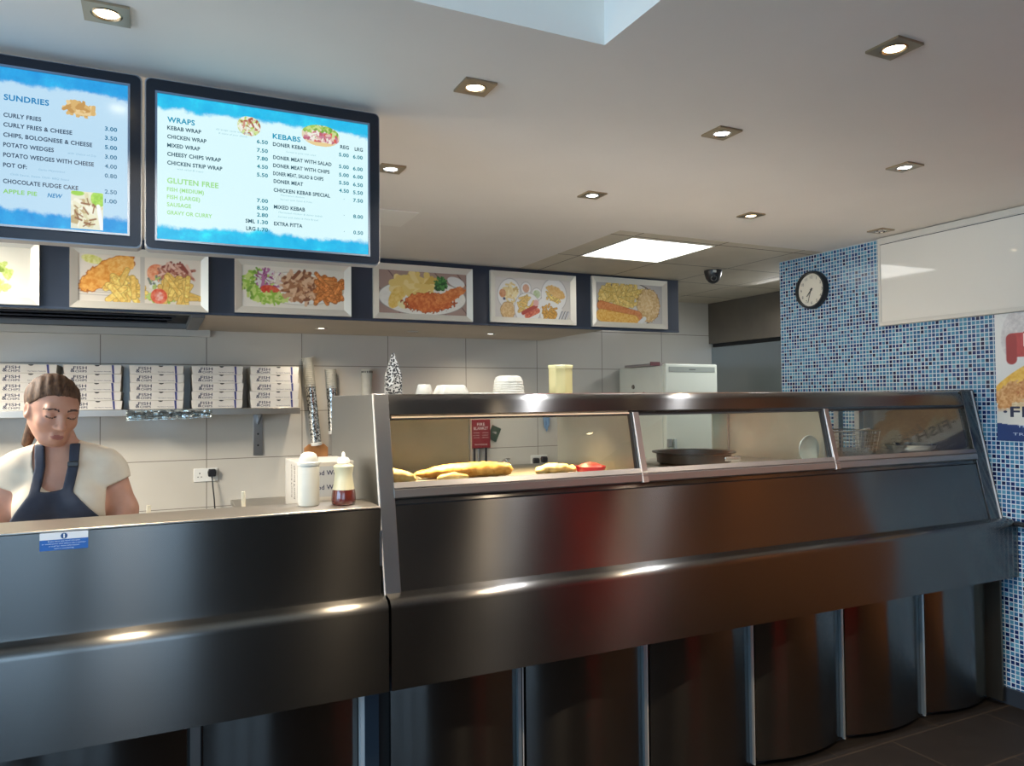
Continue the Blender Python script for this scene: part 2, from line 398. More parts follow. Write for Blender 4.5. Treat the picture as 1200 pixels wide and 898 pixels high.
c.box(SX0-.05, SX1+.05, SY1, SY1+.05, CZ+.12, 2.9); c.box(SX0-.05, SX1+.05, SY0-.05, SY0, CZ+.12, 2.9)
c.box(SX1, SX1+.05, SY0, SY1, CZ+.12, 2.9); c.box(SX0-.05, SX0, SY0, SY1, CZ+.12, 2.9)
c.build('ceiling_recess', mottled('recess paint', s(214, 218, 208), s(208, 212, 203), 2, 0.6), kind='structure')
MB().box(SX0-.05, SX1+.05, SY0-.05, SY1+.05, 2.9, 2.95).build('ceiling_recess_top', WHITE_P, kind='structure')

# right wall: mosaic
def mosaic():
    m = mat('blue glass mosaic', s(60, 120, 160), 0.22); ns, ls, b = nodes(m)
    tc = ns.new('ShaderNodeTexCoord'); sp = ns.new('ShaderNodeSeparateXYZ'); ls.new(tc.outputs['Object'], sp.inputs[0])
    P_ = 0.0202
    u = math_node(ns, ls, 'DIVIDE', sp.outputs[1], P_); v = math_node(ns, ls, 'DIVIDE', sp.outputs[2], P_)
    fu, fv = math_node(ns, ls, 'FLOOR', u), math_node(ns, ls, 'FLOOR', v)
    cb = ns.new('ShaderNodeCombineXYZ'); ls.new(fu, cb.inputs[0]); ls.new(fv, cb.inputs[1])
    wn = ns.new('ShaderNodeTexWhiteNoise'); wn.noise_dimensions = '2D'; ls.new(cb.outputs[0], wn.inputs['Vector'])
    col = ramp(ns, ls, wn.outputs['Value'], [(0, s(12, 26, 66)), (.10, s(16, 38, 88)), (.20, s(26, 62, 112)), (.30, s(44, 94, 134)), (.44, s(56, 114, 148)), (.60, s(74, 134, 162)), (.78, s(52, 106, 146)), (.90, s(92, 148, 172))], 'CONSTANT')
    n2 = noise(ns, ls, 260, 2, tc.outputs['Object'])
    mv = ns.new('ShaderNodeMix'); mv.data_type = 'RGBA'; mv.blend_type = 'MULTIPLY'; mv.inputs[0].default_value = 0.45
    ls.new(col, mv.inputs[6]); ls.new(ramp(ns, ls, n2, [(0.3, (0.55, 0.6, 0.65)), (0.7, (1.1, 1.1, 1.1))]), mv.inputs[7])
    du = math_node(ns, ls, 'ABSOLUTE', math_node(ns, ls, 'SUBTRACT', math_node(ns, ls, 'FRACT', u), 0.5))
    dv = math_node(ns, ls, 'ABSOLUTE', math_node(ns, ls, 'SUBTRACT', math_node(ns, ls, 'FRACT', v), 0.5))
    d = math_node(ns, ls, 'MAXIMUM', du, dv); gr = math_node(ns, ls, 'GREATER_THAN', d, 0.40)
    mx = ns.new('ShaderNodeMix'); mx.data_type = 'RGBA'; ls.new(gr, mx.inputs[0]); ls.new(mv.outputs[2], mx.inputs[6]); mx.inputs[7].default_value = (*s(192, 202, 206), 1)
    ls.new(mx.outputs[2], b.inputs['Base Color'])
    ls.new(math_node(ns, ls, 'MULTIPLY_ADD', gr, 0.5, 0.2), b.inputs['Roughness'])
    return m
MB().box(RW, RW+.14, 1.42, 3.44, 0, CZ).build('wall_right', mosaic(), kind='structure')
TIMBER = mat('brown timber lining', s(150, 80, 26), 0.5); ns, ls, b = nodes(TIMBER)
tc = ns.new('ShaderNodeTexCoord'); mp = ns.new('ShaderNodeMapping'); mp.inputs['Scale'].default_value = (6, 6, 0.5); ls.new(tc.outputs['Object'], mp.inputs[0])
f = noise(ns, ls, 4, 6, mp.outputs[0]); ls.new(ramp(ns, ls, f, [(0.3, s(124, 74, 34)), (0.7, s(158, 100, 52))]), b.inputs['Base Color'])
MB().box(RW, RW+.14, -2.6, 1.42, 0, CZ).build('wall_right_timber', TIMBER, kind='structure')
MB().box(RW-.012, RW, 1.42, 2.17, 0, 0.074).build('baseboard_right', mat('dark skirting', s(34, 40, 48), 0.5), kind='structure')
MB().box(RW+.14, 5.4, 3.3, 3.44, 0, CZ).build('wall_kitchen_front', WHITE_P, kind='structure')
MB().box(5.3, 5.4, 3.3, YB+.2, 0, CZ).build('wall_kitchen_right', WHITE_P, kind='structure')
# left + front walls of the shop (behind the viewer)
c = MB(); c.box(-2.8, -2.68, -2.6, -1.4, 0, CZ); c.box(-2.8, -2.68, 1.6, YB+.2, 0, CZ); c.box(-2.8, -2.68, -1.4, 1.6, 0, .83); c.box(-2.8, -2.68, -1.4, 1.6, 2.13, CZ)
c.build('wall_left', WHITE_P, kind='structure')
c = MB()  # unseen side window, added to let blue light onto the ceiling
for y in (-1.4, -.42, .56, 1.56): c.box(-2.78, -2.70, y, y+.04, .83, 2.13)
c.build('added_side_window', mat('window frame grey', s(70, 72, 76), 0.4), kind='structure')
MB().box(-2.745, -2.739, -1.4, 1.6, .83, 2.13).build('added_side_window_pane', glass('added side window glass'), kind='structure')
FW = mottled('grey shopfront panel', s(84, 82, 82), s(76, 74, 74), 3, 0.6)
c = MB(); c.box(-2.7, -2.2, -2.35, -2.2, 0, CZ); c.box(0.3, RW+.1, -2.35, -2.2, 0, CZ); c.box(-2.2, .3, -2.35, -2.2, 0, .55); c.box(-2.2, .3, -2.35, -2.2, 2.22, CZ+.1)
c.build('wall_front', FW, kind='structure')
c = MB()
for x in (-2.2, -1.35, -0.55, .26): c.box(x-.03, x+.09, -2.33, -2.22, .55, CZ)
c.build('window_1', mat('window frame grey', s(70, 72, 76), 0.4), kind='structure')
MB().box(-2.2, .3, -2.285, -2.279, .55, CZ).build('window_1_pane', glass('window glass'), kind='structure')

# kitchen back wall: big glossy tiles
m = mat('white wall tile', s(204, 198, 186), 0.16); ns, ls, b = nodes(m)
tc = ns.new('ShaderNodeTexCoord'); sp = ns.new('ShaderNodeSeparateXYZ'); ls.new(tc.outputs['Object'], sp.inputs[0])
def gl2(sock, off, pitch, half):
    a = math_node(ns, ls, 'ADD', sock, -off); a = math_node(ns, ls, 'PINGPONG', a, pitch/2); return a, math_node(ns, ls, 'LESS_THAN', a, half)
a1, k1 = gl2(sp.outputs[0], 0.295, 0.6035, 0.0026); a2, k2 = gl2(sp.outputs[2], 1.652, 0.3065, 0.0024)
k = math_node(ns, ls, 'MAXIMUM', k1, k2)
f = noise(ns, ls, 1.3, 3, tc.outputs['Object'])
mx = ns.new('ShaderNodeMix'); mx.data_type = 'RGBA'; ls.new(k, mx.inputs[0]); ls.new(ramp(ns, ls, f, [(0.3, s(206, 201, 190)), (0.7, s(200, 193, 180))]), mx.inputs[6]); mx.inputs[7].default_value = (*s(126, 118, 106), 1)
ls.new(mx.outputs[2], b.inputs['Base Color']); ls.new(math_node(ns, ls, 'MULTIPLY_ADD', k, 0.6, 0.16), b.inputs['Roughness'])
f2 = noise(ns, ls, 5, 2, tc.outputs['Object']); bump(ns, ls, b, f2, 0.12, 0.01)
MB().box(-2.7, 5.35, YB, YB+.15, 0, CZ).build('wall_back', m, kind='structure')

# bulkhead over the kitchen (soffit) carrying the sign board
BULK = mottled('bulkhead paint', s(196, 184, 168), s(190, 178, 161), 3, 0.6)
c = MB(); c.box(0.24, 2.74, 4.27, YB, 1.872, CZ); c.box(-2.7, 0.24, 4.27, YB, 1.93, CZ)
c.build('wall_bulkhead', BULK, kind='structure')
c = MB(); c.box(-2.6, .313, YB-.05, YB, 1.830, 1.874); c.build('trim_1', mat('pale trunking', s(196, 194, 186), 0.5), kind='structure')

# ================================================================== SIGN BOARD AND FRAMED PICTURES
sb = thing('sign_board', 'long navy blue board hanging from the ceiling behind the framed food pictures', 'sign board', (0.3, 4.25, 1.872))
MB().box(-2.6-.3, 3.355-.3, 0, .03, 0, CZ-1.872-.002).build('board', NAVY, sb, bevel=.002)
MB().box(-2.6-.3, 3.355-.3, -.001, .0, 0.0, .012).build('bottom_trim', mat('navy edge trim', s(52, 64, 82), 0.35), sb)
MB().box(2.75-.3, 3.35-.3, .03, .06, 0.02, CZ-1.872).build('end_batten', NAVY, sb)

def food_salad(w, h):
    c = Canvas(w, h, (226, 222, 206)); q = random.Random(3)
    for i in range(60):
        x, y = q.uniform(.1, .84)*w, q.uniform(.25, .86)*h
        c.ell(x, y, q.uniform(4, 10), q.uniform(3, 6), (176, 196, 92), (214, 222, 150), q.uniform(0, PI), rough=.5)
    for (x, y, r) in ((.42, .36, 12), (.62, .55, 13), (.28, .58, 10)): c.ell(w*x, h*y, r, r*.8, (222, 88, 52), (240, 140, 96), .3, rough=.3)
    c.ell(w*.5, h*.74, 24, 9, (222, 196, 66), (236, 214, 110), 0.1, rough=.3); c.ell(w*.45, h*.88, 24, 6, (206, 52, 40), (226, 90, 70), 0, rough=.2)
    c.ell(w*.75, h*.42, 12, 5, (124, 150, 52), (170, 190, 90), .5); return c
def food_fish_chips(w, h):
    c = Canvas(w, h, (226, 216, 200))
    for y in (.74, .78, .84): c.cap(0, h*y, w*.5, h*(y+.02), .6, (170, 160, 150))
    c.ell(w*.11, h*.12, 16, 7, (206, 204, 96), (232, 228, 160), .2)
    c.ell(w*.22, h*.38, w*.25, h*.21, (222, 142, 50), (242, 184, 96), -.62, 5, .25, edge=(176, 96, 32))
    c.ell(w*.34, h*.22, w*.11, h*.17, (232, 160, 66), (246, 200, 120), -.5, 4, .25)
    c.chips(w*.36, h*.68, w*.11, h*.19, 26, 34, 4.2, 5)
    c.put((np.abs(c.x-w*.505) < 3.5).astype(float), np.array((196, 190, 178))/255)
    c.ell(w*.62, h*.33, 15, 15, (226, 132, 90), (240, 180, 140), 0); c.bits(w*.78, h*.3, w*.14, h*.17, 90, 16, 2.2, [(176, 112, 92), (214, 170, 150), (140, 70, 60), (226, 190, 172)], 4)
    c.bits(w*.63, h*.55, w*.07, h*.14, 30, 10, 2, [(230, 230, 220), (120, 130, 120), (176, 196, 110)], 8)
    c.bits(w*.66, h*.84, w*.12, h*.1, 40, 9, 2, [(150, 186, 70), (190, 212, 120)], 12)
    c.chips(w*.81, h*.68, w*.12, h*.2, 30, 36, 4.2, 9); c.ell(w*.64, h*.82, 13, 13, (222, 84, 56), (236, 130, 100), 0); c.ell(w*.64, h*.82, 7, 8, (240, 190, 176), (226, 120, 100), 0)
    return c
def food_doner(w, h):
    c = Canvas(w, h, (232, 224, 208)); c.ell(w*.54, h*.5, w*.43, h*.38, (240, 236, 226), (234, 228, 216), 0, edge=(196, 186, 168))
    c.bits(w*.15, h*.45, w*.14, h*.34, 130, 12, 2.6, [(150, 190, 70), (196, 214, 120), (120, 160, 60)], 2)
    c.bits(w*.25, h*.35, w*.12, h*.24, 70, 12, 2, [(150, 70, 120), (190, 120, 160), (226, 220, 214)], 3)
    c.ell(w*.27, h*.58, 18, 9, (206, 60, 40), (226, 110, 80), .2); c.bits(w*.36, h*.32, w*.07, h*.16, 50, 9, 1.6, [(240, 234, 220), (226, 210, 190)], 5)
    c.bits(w*.27, h*.76, w*.17, h*.12, 80, 10, 2.3, [(150, 190, 70), (206, 220, 130)], 7)
    c.bits(w*.56, h*.46, w*.17, h*.34, 190, 18, 3, [(170, 116, 80), (206, 160, 122), (134, 84, 58), (224, 186, 150)], 6)
    c.chips(w*.83, h*.48, w*.11, h*.25, 28, 38, 4.2, 4, ((226, 150, 84), (190, 108, 48))); return c
def food_plate(w, h):
    c = Canvas(w, h, (164, 136, 124))
    for i in range(-1, 5): c.cap(w*(.1+.26*i), 0, w*(.5+.26*i), h, 1.2, (108, 84, 78))
    c.ell(w*.49, h*.6, w*.49, h*.4, (232, 226, 214), (240, 234, 222), 0, edge=(150, 140, 130)); c.ell(w*.87, h*.2, 20, 10, (232, 228, 220), None, .3)
    c.bits(w*.38, h*.35, w*.2, h*.18, 40, 40, 7, [(232, 200, 118), (240, 214, 146), (214, 174, 86)], 2)
    c.ell(w*.19, h*.62, 13, 24, (226, 184, 86), (240, 208, 130), .5); c.ell(w*.27, h*.78, 12, 8, (238, 226, 170), None, .2)
    c.ell(w*.56, h*.7, w*.27, h*.22, (196, 92, 44), (226, 140, 80), -.05, 5, .35, edge=(150, 60, 24)); c.ell(w*.8, h*.52, w*.2, h*.13, (206, 106, 50), (232, 150, 90), -.45, 4, .3)
    c.bits(w*.69, h*.28, 13, 14, 60, 8, 2.3, [(48, 104, 50), (80, 140, 70), (34, 78, 38)], 9); return c
def food_table(w, h):
    c = Canvas(w, h, (220, 212, 202)); W = (240, 236, 230)
    c.ell(w*.18, h*.4, 26, 32, W, None, .3, edge=(180, 172, 164)); c.bits(w*.2, h*.4, 16, 22, 50, 11, 2.6, [(232, 206, 140), (244, 226, 170), (206, 170, 96)], 2); c.ell(w*.1, h*.4, 8, 9, (196, 120, 70), (220, 160, 110), 0); c.ell(w*.12, h*.53, 3, 3, (60, 60, 90))
    c.ell(w*.4, h*.25, 12, 13, W, None, edge=(180, 172, 164)); c.ell(w*.4, h*.25, 8, 9, (206, 150, 116), (222, 170, 140)); c.ell(w*.54, h*.38, 12, 13, W, None, edge=(180, 172, 164)); c.ell(w*.54, h*.38, 9, 9, (170, 190, 130), (206, 214, 180))
    c.ell(w*.77, h*.38, 32, 36, W, None, 0, edge=(176, 166, 158)); c.chips(w*.75, h*.42, 19, 19, 28, 16, 2.3, 4); c.ell(w*.8, h*.3, 24, 11, (226, 172, 88), (240, 200, 130), .45, 3, .2)
    c.ell(w*.17, h*.82, 17, 18, (206, 160, 96), (232, 200, 146), 0, 3, .2, edge=(170, 124, 66))
    c.ell(w*.42, h*.75, 32, 34, W, None, 0, edge=(176, 166, 158)); c.chips(w*.39, h*.66, 18, 18, 26, 14, 2.2, 6); c.cap(w*.36, h*.86, w*.53, h*.68, 4.5, (176, 50, 34)); c.cap(w*.41, h*.93, w*.55, h*.79, 6, (190, 60, 40), (226, 130, 96)); c.ell(w*.53, h*.6, 7, 7, (226, 170, 160))
    c.cap(w*.62, h*.6, w*.82, h*.72, 11, W); c.ell(w*.72, h*.82, 26, 26, W, None, .2); c.chips(w*.71, h*.82, 16, 18, 30, 12, 2.2, 8, ((230, 180, 84), (200, 140, 50)))
    for i in range(3): c.cap(w*(.84+.04*i), h*.99, w*(.88+.04*i), h*.8, 2.6, (120, 118, 120)); c.cap(w*(.845+.04*i), h*.99, w*(.885+.04*i), h*.8, 1.2, (236, 234, 232))
    return c
def food_tray(w, h):
    c = Canvas(w, h, (190, 184, 178)); c.ell(w*.48, h*.53, w*.45, h*.58, (70, 62, 58), None); c.ell(w*.48, h*.53, w*.43, h*.56, (214, 206, 196), (224, 218, 208))
    c.chips(w*.38, h*.34, w*.3, h*.26, 44, 42, 5.2, 3, ((238, 214, 140), (216, 178, 88)))
    c.ell(w*.78, h*.52, 32, 38, (206, 164, 104), (234, 206, 158), 0, 4, .15, edge=(160, 116, 64)); c.ell(w*.76, h*.48, 18, 20, (222, 184, 124), (240, 214, 166), 0, 3, .2)
    c.cap(w*.08, h*.58, w*.62, h*.8, 11, (206, 122, 66), (222, 150, 96), edge=(150, 76, 36)); c.cap(w*.08, h*.82, w*.56, h*.94, 14, (220, 160, 66), (238, 196, 112), edge=(176, 116, 40)); c.cap(w*.64, h*.98, w*.72, h*.86, 5, (230, 226, 220)); return c
PICS = [(-1.15, -.512, 1.884, 2.197, food_salad, 'silver framed picture of green salad with tomato, at the left end of the row', 0),
        (-.385, .249, 1.882, 2.191, food_fish_chips, 'silver framed double picture of battered fish and of kebab with chips', 0),
        (.381, 1.008, 1.889, 2.187, food_doner, 'silver framed picture of shredded doner meat with salad and chips', 0),
        (1.138, 1.761, 1.887, 2.213, food_plate, 'silver framed picture of battered fish on an oval plate over wooden boards', 0),
        (1.882, 2.498, 1.892, 2.217, food_table, 'silver framed picture of many small dishes seen from above', 0),
        (2.624, 3.241, 1.890, 2.228, food_tray, 'silver framed picture of chips, sausage and pie at the right end of the row', 0)]
for (x0, x1, z0, z1, fn, lab, _) in PICS:
    t = thing('picture_frame', lab, 'picture', ((x0+x1)/2, 4.2485, z0), 'framed food pictures on the navy board')
    hw, hh = (x1-x0)/2, z1-z0; fw = .036
    for (pa, pb) in ((((-hw, 0), (hw, 0), (hw-fw, fw), (-hw+fw, fw)), 'b'), (((-hw, hh), (-hw+fw, hh-fw), (hw-fw, hh-fw), (hw, hh)), 't'), (((-hw, 0), (-hw+fw, fw), (-hw+fw, hh-fw), (-hw, hh)), 'l'), (((hw, 0), (hw, hh), (hw-fw, hh-fw), (hw-fw, fw)), 'r')):
        fr_ = MB(); outer = [pa[0], pa[1]] if pb in 'b' else None
        vs = []; 
        for p in pa:
            inner = abs(abs(p[0])-hw) > 1e-6
            vs.append((p[0], -.010 if inner else -.022, p[1]))
        n4 = len(vs); back = [(p[0], 0, p[1]) for p in pa]
        fr_.add(vs+back, [(0, 1, 2, 3), (7, 6, 5, 4)]+[(i, (i+1) % 4, 4+(i+1) % 4, 4+i) for i in range(4)])
        fr_.build('frame_rail', FRAME, t)
    cv = fn(190, int(190*(hh-2*fw)/(2*hw-2*fw)))
    pw, ph = 2*hw-2*fw+.004, hh-2*fw+.004
    print_sheet('print', cv, (-pw/2, -.006, fw-.002), (pw, 0, 0), (0, 0, ph), PRINT, t)
    MB().box(-hw+.004, hw-.004, -.004, 0, .004, hh-.004).build('backing', mat('picture backing', s(120, 116, 110), .7), t)

# extraction grille set in the soffit, left
t = thing('extraction_grille', 'long dark slatted extraction grille in the soffit over the shelf', 'grille', (-1.1, 4.72, 1.872))
c = MB(); c.box(-1.5, 1.34, -.36, -.30, .01, .058); c.box(-1.5, 1.34, .36, .40, -.002, .058); c.box(1.27, 1.34, -.36, .40, -.006, .058); c.build('frame', mat('grille frame', s(120, 122, 124), .4, .4), t, bevel=.004)
MB().box(-1.5, 1.28, -.31, .37, .03, .058).build('dark_inside', mat('grille inside', s(26, 30, 36), .6), t)
for i, yy in enumerate((-.2, -.02, .16)): MB().prism([(yy-.05, .012), (yy-.045, .004), (yy+.05, .024), (yy+.045, .032)], -1.48, 1.2 - .02*i).build('slat', mat('grille slat', s(58, 64, 74), .4, .3), t)

# ================================================================== DOWNLIGHTS
def downlight(x, y, label, warm=True, on=True, size=.09):
    t = thing('downlight', label, 'downlight', (x, y, CZ), 'square recessed ceiling spotlights')
    h = size/2; c = MB()
    ring = 24; rad = .031
    vs = [(rad*math.cos(2*PI*k/ring), rad*math.sin(2*PI*k/ring), -.006) for k in range(ring)]
    sq = []
    for k in range(ring):
        a = 2*PI*k/ring; ca, sa = math.cos(a), math.sin(a); q = h/max(abs(ca), abs(sa)); sq.append((q*ca, q*sa, -.006))
    up = [(p[0], p[1], .0) for p in sq]; dn = [(p[0]*.95, p[1]*.95, .035) for p in vs]
    c.add(vs+sq+up+dn, [(k, (k+1) % ring, ring+(k+1) % ring, ring+k) for k in range(ring)]+[(ring+k, ring+(k+1) % ring, 2*ring+(k+1) % ring, 2*ring+k) for k in range(ring)]+[(3*ring+k, 3*ring+(k+1) % ring, (k+1) % ring, k) for k in range(ring)])
    c.build('trim_plate', BRASS, t, recalc=False)
    MB().lathe([(.0305, .002), (.031, -.004), (.027, -.008), (.024, -.004)], 0, 0, 0, 24, caps=False).build('tilt_ring', CHROME if not warm else BRASS, t, smooth=40)
    e = (1.0, .80, .48) if warm else (.95, .98, 1.0)
    if on: bm_ = mat('lit bulb warm' if warm else 'lit bulb cool', (0, 0, 0), .5, emit=e, es=22 if warm else 16)
    else: bm_ = mat('unlit bulb', s(150, 146, 140), .3)
    MB().lathe([(.0005, -.0075), (.014, -.007), (.0235, -.0035)], 0, 0, 0, 20, caps=False).build('bulb', bm_, t, smooth=60)
    if on:
        d = bpy.data.lights.new('downlight_spot', 'SPOT'); d.energy = SPOT_W*(.5 if y > 2.5 else 1); d.color = (1, .80, .55) if warm else (.95, .97, 1.0); d.spot_size = math.radians(112); d.spot_blend = .7; d.shadow_soft_size = .025
        o = bpy.data.objects.new('downlight_spot', d); COL.objects.link(o); o.location = (x, y, CZ-.012)
    return t
downlight(-.097, 1.80, 'silver square spotlight in the ceiling above the left menu screen')
downlight(.772, 1.823, 'square spotlight in the ceiling just behind the corner of the roof opening')
downlight(1.607, 1.201, 'large looking warm square spotlight nearest the upper right corner of the photo')
downlight(1.618, 1.821, 'square spotlight in mid ceiling, in line behind the warm right one', False)
downlight(2.475, 1.818, 'cool white square spotlight left of the white wall board', False)
downlight(.764, 2.594, 'square spotlight half hidden behind the right menu screen', False)
downlight(1.618, 2.598, 'square spotlight in front of the bright ceiling light panel', False)
downlight(2.472, 2.597, 'square spotlight between the light panel and the white wall board')
downlight(2.475, 1.20, 'added unseen square spotlight in front of the white wall board, right of the warm one')  # out of view, added to brighten the customer side
downlight(3.25, 0.75, 'added unseen square spotlight over the timber wall beside the poster')  # out of view, added to light the timber reflected in the steel
downlight(3.0, -.30, 'added unseen square spotlight over the right of the waiting area')  # out of view, added to light the red cooler for its reflection
downlight(3.312, 2.574, 'unlit square spotlight tucked beside the top corner of the white wall board', False, False)
def soffit_spot(x, label, on):
    t = thing('soffit_downlight', label, 'downlight', (x, 4.77, 1.872), 'small round soffit spotlights')
    MB().lathe([(.022, -.002), (.034, -.005), (.04, -.003), (.04, .0)], 0, 0, 0, 24, caps=False).build('ring', CHROME, t, smooth=40)
    MB().lathe([(.0005, -.001), (.022, -.002)], 0, 0, 0, 20, caps=False).build('bulb', mat('lit bulb soffit', (0, 0, 0), .5, emit=(1, .93, .8), es=6) if on else mat('unlit bulb', s(150, 146, 140), .3), t)
    if on:
        d = bpy.data.lights.new('soffit_light', 'SPOT'); d.energy = 14; d.color = (1, .86, .68); d.spot_size = math.radians(150); d.spot_blend = .8; d.shadow_soft_size = .02
        o = bpy.data.objects.new('soffit_light', d); COL.objects.link(o); o.location = (x, 4.77, 1.855)
soffit_spot(.945, 'lit round spotlight under the soffit, left of the unlit one', True)
soffit_spot(1.551, 'unlit round spotlight under the soffit between two lit ones', False)
soffit_spot(2.118, 'lit round spotlight under the soffit at its right end', True)
# ceiling light panel
t = thing('ceiling_light', 'bright white square light panel in the suspended ceiling', 'ceiling light', ((LX0+LX1)/2, (LY0+LY1)/2, CZ))
hx, hy = (LX1-LX0)/2, (LY1-LY0)/2
c = MB(); c.box(-hx, hx, -hy, -hy+.008, -.004, .02); c.box(-hx, hx, hy-.008, hy, -.004, .02); c.box(-hx, -hx+.008, -hy+.008, hy-.008, -.004, .02); c.box(hx-.008, hx, -hy+.008, hy-.008, -.004, .02); c.build('frame', WHITEPL, t)
MB().box(-hx+.008, hx-.008, -hy+.008, hy-.008, 0, .02).build('diffuser', mat('lit diffuser', (0, 0, 0), .5, emit=(1, .97, .90), es=PANEL_E), t)
# small ceiling hatch beside the screen
t = thing('ceiling_hatch', 'small pale square access hatch in the ceiling beside the right menu screen', 'hatch', (.93, 3.30, CZ))
MB().box(-.16, .13, -.14, .14, -.004, 0).build('cover', mat('hatch cover', s(240, 236, 228), .6), t, bevel=.001)
# dome camera
t = thing('dome_camera', 'small black dome security camera under the suspended ceiling', 'camera', (3.31, 3.83, CZ-.001))
MB().lathe([(.058, 0), (.058, -.012), (.054, -.03), (.046, -.055), (.03, -.076), (.012, -.086), (.0005, -.087)], 0, 0, 0, 32, caps=False).build('housing', BLACKP, t, smooth=40)
c = MB(); dv = Vector((-.5, -.72, -.48)).normalized(); c0 = Vector((0, 0, -.035))+dv*.032
ring = []; a = dv.orthogonal().normalized(); b2 = dv.cross(a)
c.tube([c0+dv*.012+.017*(math.cos(q)*a+math.sin(q)*b2) for q in np.linspace(0, 2*PI, 20, endpoint=False)], .0035, 8, closed=True); c.build('lens_ring', mat('lens ring grey', s(120, 120, 116), .3, .6), t, smooth=180)
MB().tube([c0, c0+dv*.013], .015, 16).build('lens', mat('lens glass', (.01, .01, .012), .05), t, smooth=40)
MB().box(-.045, -.02, -.0555, -.05, -.022, -.006).build('sticker', WHITEPL, t)

# ================================================================== MENU SCREENS
def screen_mat(name, base, cy1, cy2, strength, W, H):
    m = mat(name, (0.01, 0.01, 0.01), .15); ns, ls, b = nodes(m)
    tc = ns.new('ShaderNodeTexCoord'); sp = ns.new('ShaderNodeSeparateXYZ'); ls.new(tc.outputs['Object'], sp.inputs[0])
    n1 = noise(ns, ls, 26, 5, tc.outputs['Object'], .65); n0 = noise(ns, ls, 6, 2, tc.outputs['Object'])
    wob = math_node(ns, ls, 'ADD', math_node(ns, ls, 'MULTIPLY', n1, .036), math_node(ns, ls, 'MULTIPLY', n0, .03))
    dz = math_node(ns, ls, 'ABSOLUTE', math_node(ns, ls, 'SUBTRACT', sp.outputs[2], H/2))
    k = math_node(ns, ls, 'ADD', dz, wob)
    n3 = noise(ns, ls, 14, 6, tc.outputs['Object'], .7)
    water = ramp(ns, ls, n3, [(.3, cy1), (.55, cy2), (.72, tuple(min(1, v*1.5) for v in cy2))])
    edge = ramp(ns, ls, k, [(H/2-.036+.029, (0, 0, 0)), (H/2-.036+.037, (1, 1, 1))])
    mx = ns.new('ShaderNodeMix'); mx.data_type = 'RGBA'; ls.new(edge, mx.inputs[0]); mx.inputs[6].default_value = (*base, 1); ls.new(water, mx.inputs[7])
    ls.new(mx.outputs[2], b.inputs['Emission Color']); b.inputs['Emission Strength'].default_value = strength
    return m
def em(name, c, es=1.0): return mat(name, (0, 0, 0), .4, emit=c, es=es)
SW, SH = .546, .376
MENU0 = dict(head=[('SUNDRIES', .522, .79, .689)], item=[('CURLY FRIES', .521, .682, .660), ('CURLY FRIES & CHEESE', .521, .621, .778), ('CHIPS, BOLOGNESE & CHEESE', .521, .557, .856), ('POTATO WEDGES', .521, .494, .708), ('POTATO WEDGES WITH CHEESE', .521, .430, .863), ('POT OF:', .521, .366, .608), ('CHOCOLATE FUDGE CAKE', .521, .264, .802)],
    price=[('3.00', .906, .678, .955), ('3.50', .906, .617, .955), ('5.00', .906, .555, .955), ('3.00', .906, .492, .955), ('4.00', .906, .429, .955), ('0.80', .906, .366, .955), ('2.50', .906, .260, .955), ('1.00', .906, .198, .955)],
    green=[('APPLE PIE', .521, .2, .646)], new=[('NEW', .657, .2, .711)], small=[('with choice of Dip', .72, .494, .83), ('Garlic Mayonnaise', .62, .366, .72), ('Chilli Sauce, Sweet Chilli, BBQ Sauce', .521, .318, .74)])
MENU1 = dict(head=[('WRAPS', .044, .809, .163), ('KEBABS', .519, .795, .654)],
    item=[('KEBAB WRAP', .044, .757, .191), ('CHICKEN WRAP', .044, .697, .214), ('MIXED WRAP', .044, .637, .186), ('CHEESY CHIPS WRAP', .044, .577, .279), ('CHICKEN STRIP WRAP', .044, .517, .285), ('DONER KEBAB', .52, .741, .682), ('DONER MEAT WITH SALAD', .521, .646, .809), ('DONER MEAT WITH CHIPS', .521, .587, .799), ('DONER MEAT, SALAD & CHIPS', .521, .529, .767), ('DONER MEAT', .523, .473, .666), ('CHICKEN KEBAB SPECIAL', .523, .409, .801), ('MIXED KEBAB', .524, .287, .675), ('EXTRA PITTA', .524, .165, .662), ('REG', .854, .789, .899), ('LRG', .929, .787, .972), ('SML', .391, .167, .435), ('LRG', .394, .114, .437)],
    price=[('6.50', .444, .745, .496), ('7.50', .444, .683, .496), ('7.80', .444, .625, .496), ('4.50', .444, .566, .496), ('5.50', .444, .506, .496), ('7.00', .444, .321, .496), ('8.50', .444, .268, .496), ('2.80', .444, .218, .496), ('1.30', .447, .167, .496), ('1.70', .447, .114, .496)]
      + [(p, .847, y, .898) for p, y in (('5.00', .729), ('5.00', .64), ('5.00', .578), ('5.50', .518), ('4.50', .459))] + [(p, .92, y, .971) for p, y in (('6.00', .727), ('6.00', .637), ('6.00', .577), ('6.50', .516), ('5.50', .456), ('7.50', .396), ('8.00', .274), ('0.50', .152))] + [('\u00b7', .871, y, .874) for y in (.396, .274, .152)],
    green=[('GLUTEN FREE', .043, .39, .268), ('FISH (MEDIUM)', .043, .335, .203), ('FISH (LARGE)', .043, .283, .186), ('SAUSAGE', .043, .231, .147), ('GRAVY OR CURRY', .043, .176, .239)], new=[],
    small=[('All wraps come with salad', .19, .80, .345), ('& sauce of your choice', .205, .775, .335), ('with salad & mayo', .045, .487, .16), ('Served in pitta with salad', .525, .705, .67), ('Marinated chicken', .525, .383, .64), ('Served with Salad & Pitta', .525, .353, .68), ('Marinated chicken & doner kebab', .525, .257, .74), ('Served with Salad & Pitta Bread', .525, .225, .72)])
